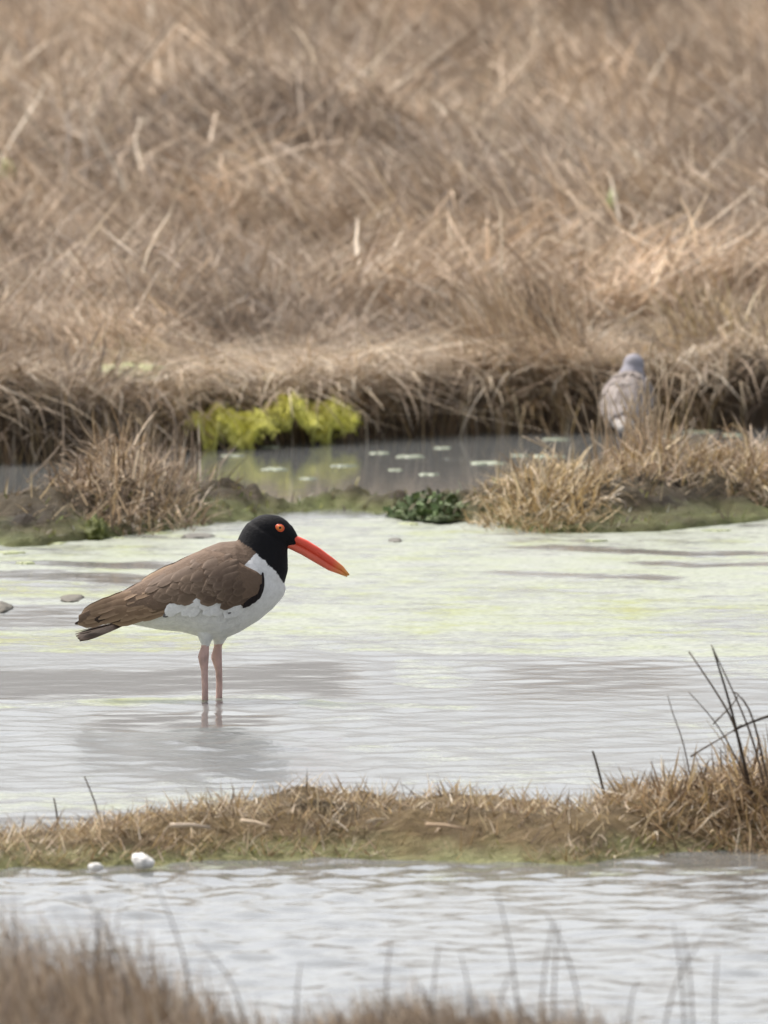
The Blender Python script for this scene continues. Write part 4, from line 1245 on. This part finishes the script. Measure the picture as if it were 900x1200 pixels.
    for s in (-1, 1):
        wing = empty('wing', (0, 0, 0)); wing.parent = root
        # covering shell under the feathers
        us = np.linspace(0, 1, 40); vsn = np.linspace(0, 1, 12)
        V = []; C = []
        for u in us:
            x = 92 + (306 - 92) * u
            for v in vsn:
                row = float(TOP(x)) + (float(LOW(x)) - float(TOP(x))) * v
                p = B(x, row)
                V.append((p[0], s * (float(side(x, row)) + 0.0012 * math.sin(math.pi * v) + 0.0008), p[1]))
                C.append((0.165, 0.112, 0.078))
        nv = len(vsn)
        Fc = [(i * nv + j, (i + 1) * nv + j, (i + 1) * nv + j + 1, i * nv + j + 1) for i in range(len(us) - 1) for j in range(nv - 1)]
        sh = mesh_obj('wing_cover', np.array(V), Fc, M_PLUM, wing, np.array(C))
        sd = sh.modifiers.new('thickness', 'SOLIDIFY'); sd.thickness = 0.002
        for (x, row, L, ang, kd, lift) in spec:
            p = B(x, row); a_ = R(ang)
            x2, row2 = x - L * math.cos(a_), row + L * math.sin(a_)
            q = B(x2, row2)
            P0 = Vector((p[0], s * (float(side(x, row)) + 0.0006 + lift * 0.0005), p[1]))
            P1 = Vector((q[0], s * (float(side(x2, row2)) + 0.0014 + lift * 0.0011), q[1]))
            d = P1 - P0; Ln = d.length; d.normalize()
            xm, rm_ = (x + x2) / 2, (row + row2) / 2
            e = 3.0
            gx_ = (float(side(xm + e, rm_)) - float(side(xm - e, rm_))) / (2 * e / SC)
            gz_ = -(float(side(xm, rm_ + e)) - float(side(xm, rm_ - e))) / (2 * e / SC)
            nrm = Vector((-s * gx_ * s, 1.0 * s, -gz_)).normalized() if s > 0 else Vector((-gx_, -1.0, -gz_)).normalized()
            nrm = (nrm - d * nrm.dot(d)).normalized()
            w_ = nrm.cross(d)
            f = bpy.data.objects.new('feather', FM[kd]); COL.objects.link(f); f.parent = wing
            M = Matrix(((d.x * Ln, w_.x * Ln, nrm.x * Ln, P0.x), (d.y * Ln, w_.y * Ln, nrm.y * Ln, P0.y), (d.z * Ln, w_.z * Ln, nrm.z * Ln, P0.z), (0, 0, 0, 1)))
            f.matrix_basis = M
    # tail
    tail = empty('tail', (0, 0, 0)); tail.parent = root
    for k in range(9):
        a_ = (k - 4) / 4
        p = B(150, 727 + abs(a_) * 2); q = B(87 + 5 * abs(a_) ** 2, 738 + 10 * abs(a_))
        P0 = Vector((p[0], a_ * 0.010, p[1])); P1 = Vector((q[0], a_ * 0.024, q[1] - 0.0006 * k))
        d = P1 - P0; Ln = d.length; d.normalize()
        nrm = Vector((0.3, a_ * 0.5, 1)); nrm = (nrm - d * nrm.dot(d)).normalized(); w_ = nrm.cross(d)
        f = bpy.data.objects.new('feather', FM['prim']); COL.objects.link(f); f.parent = tail
        f.matrix_basis = Matrix(((d.x * Ln, w_.x * Ln * 1.6, nrm.x * Ln, P0.x), (d.y * Ln, w_.y * Ln * 1.6, nrm.y * Ln, P0.y), (d.z * Ln, w_.z * Ln * 1.6, nrm.z * Ln, P0.z), (0, 0, 0, 1)))
    return root
oystercatcher()

def willet():
    """mottled grey wading bird seen from behind, half hidden by the straw"""
    D = 31.3
    s = D / F
    root = empty('mottled_bird', (px_at(737, D), D, -0.03), R(0))
    tag(root, 'mottled grey-brown wading bird seen from behind at the foot of the marsh bank', 'bird')
    zb = lambda row: H - (row - HOR) / F * D + 0.03
    xb = lambda p_: (p_ - 737) * s
    # sections from tail (towards us) to breast (away): centre (px,row), half width, half height, depth
    secs = [(731, 499, 6, 4, -.125), (730, 492, 14, 9, -.095), (730, 484, 22, 17, -.065), (732, 475, 28, 24, -.035), (735, 468, 30, 28, -.005), (738, 464, 29, 28, .025), (740, 460, 24, 24, .05), (741, 456, 15, 16, .07), (741, 453, 6, 7, .082)]
    def ov(c0, row, hw, hh, y, n=22):
        return np.array([(xb(c0) + hw * s * math.cos(2 * math.pi * k / n), y, zb(row) + hh * s * math.sin(2 * math.pi * k / n)) for k in range(n)])
    body = loft([ov(*q) for q in secs])
    neck = tube([(xb(738), .03, zb(462)), (xb(740), .042, zb(446)), (xb(743), .05, zb(432))], [25 * s, 18 * s, 12.5 * s], 16)
    head = ellipsoid((xb(743.5), .056, zb(428)), (12.5 * s, 0.025, 12.5 * s), 0.1)
    parts = [body, neck, head]
    for dx in (-9, 9):
        parts.append(tube([(xb(735 + dx), .0, zb(485)), (xb(735 + dx), .005, zb(500)), (xb(735 + dx * .9), .012, zb(512)), (xb(735 + dx), .0, zb(530)), (xb(735 + dx), .0, 0.001)], [.013, .005, .004, .0034, .0036], 10))
        for an in (-.4, 0, .4):
            parts.append(tube([(xb(735 + dx), 0, .003), (xb(735 + dx) + .02 * math.sin(an), .02 * math.cos(an), .003), (xb(735 + dx) + .036 * math.sin(an), .036 * math.cos(an), .002)], [.0034, .003, .002], 8))
    o = fused('body', parts, 0.0022, M_PLUM, 4); o.parent = root
    n = len(o.data.vertices); co = np.zeros(n * 3, np.float32); o.data.vertices.foreach_get('co', co); co = co.reshape(-1, 3)
    k = fbm(co[:, 0] * 110, co[:, 2] * 110 + co[:, 1] * 60, 3, 3)[:, None]
    k2 = fbm(co[:, 0] * 60 + 3, co[:, 2] * 60 + co[:, 1] * 40, 2, 6)[:, None]
    base = np.array([0.42, 0.36, 0.32]) * (0.8 + 0.4 * k2)
    C = np.where(k > 0.60, np.array([0.12, 0.09, 0.075]), base)
    C = np.where(k < 0.34, np.array([0.44, 0.39, 0.35]), C)
    hd = (co[:, 2] > zb(444))[:, None]
    C = np.where(hd, np.array([0.30, 0.285, 0.31]) * (0.75 + 0.5 * k), C)
    pale = ((co[:, 2] < zb(488)) & (co[:, 2] > zb(504)))[:, None]
    C = np.where(pale, np.array([0.44, 0.40, 0.36]) * (0.7 + .6 * k), C)
    leg = (co[:, 2] < zb(504))[:, None]
    C = np.where(leg, np.array([0.27, 0.26, 0.27]), C)
    set_cols(o.data, C)
    V, Fc = tube([(xb(744), .078, zb(429)), (xb(747), .10, zb(431)), (xb(751), .135, zb(434))], [.0045, .0034, .0014], 10)
    mesh_obj('bill', np.array(V), Fc, M_BILL, root, np.tile([0.10, 0.09, 0.085], (len(V), 1)))
    for sd in (-1, 1):
        V, Fc = ellipsoid((xb(743.5) + sd * 11.3 * s, .066, zb(430)), (.0028, .0032, .0032), 0, 12)
        mesh_obj('eye', np.array(V), Fc, M_EYE, root, np.tile([0.015, 0.012, 0.01], (len(V), 1)))
    # folded wings: feather rows lying over the back
    fm = [feather_mesh('wing_feather', (0.31, 0.26, 0.23), (0.50, 0.44, 0.40), M_FEATHER, 0.42), feather_mesh('wing_feather', (0.17, 0.135, 0.115), (0.42, 0.37, 0.33), M_FEATHER, 0.42)]
    r = np.random.default_rng(8)
    cen = lambda y: [float(np.interp(y, [q[4] for q in secs], [q[i] for q in secs])) for i in range(4)]
    for sd in (-1, 1):
        wing = empty('wing', (0, 0, 0)); wing.parent = root
        for y in np.linspace(0.045, -0.06, 8):
            for a_ in np.linspace(8, 108, 6):
                th = R(90 - sd * (a_ + r.normal(0, 4)))
                def pt(yy, up):
                    c0, rw, hw, hh = cen(yy)
                    return Vector((xb(c0) + (hw * s + up) * math.cos(th), yy, zb(rw) + (hh * s + up) * math.sin(th)))
                P0 = pt(y, 0.001); P1 = pt(y - 0.036, 0.004)
                d = P1 - P0; Ln = d.length; d.normalize()
                nrm = Vector((math.cos(th), -0.3, math.sin(th))); nrm = (nrm - d * nrm.dot(d)).normalized(); w_ = nrm.cross(d)
                f = bpy.data.objects.new('feather', fm[int(r.random() < 0.35)]); COL.objects.link(f); f.parent = wing
                f.matrix_basis = Matrix(((d.x * Ln, w_.x * Ln, nrm.x * Ln, P0.x), (d.y * Ln, w_.y * Ln, nrm.y * Ln, P0.y), (d.z * Ln, w_.z * Ln, nrm.z * Ln, P0.z), (0, 0, 0, 1)))
willet()
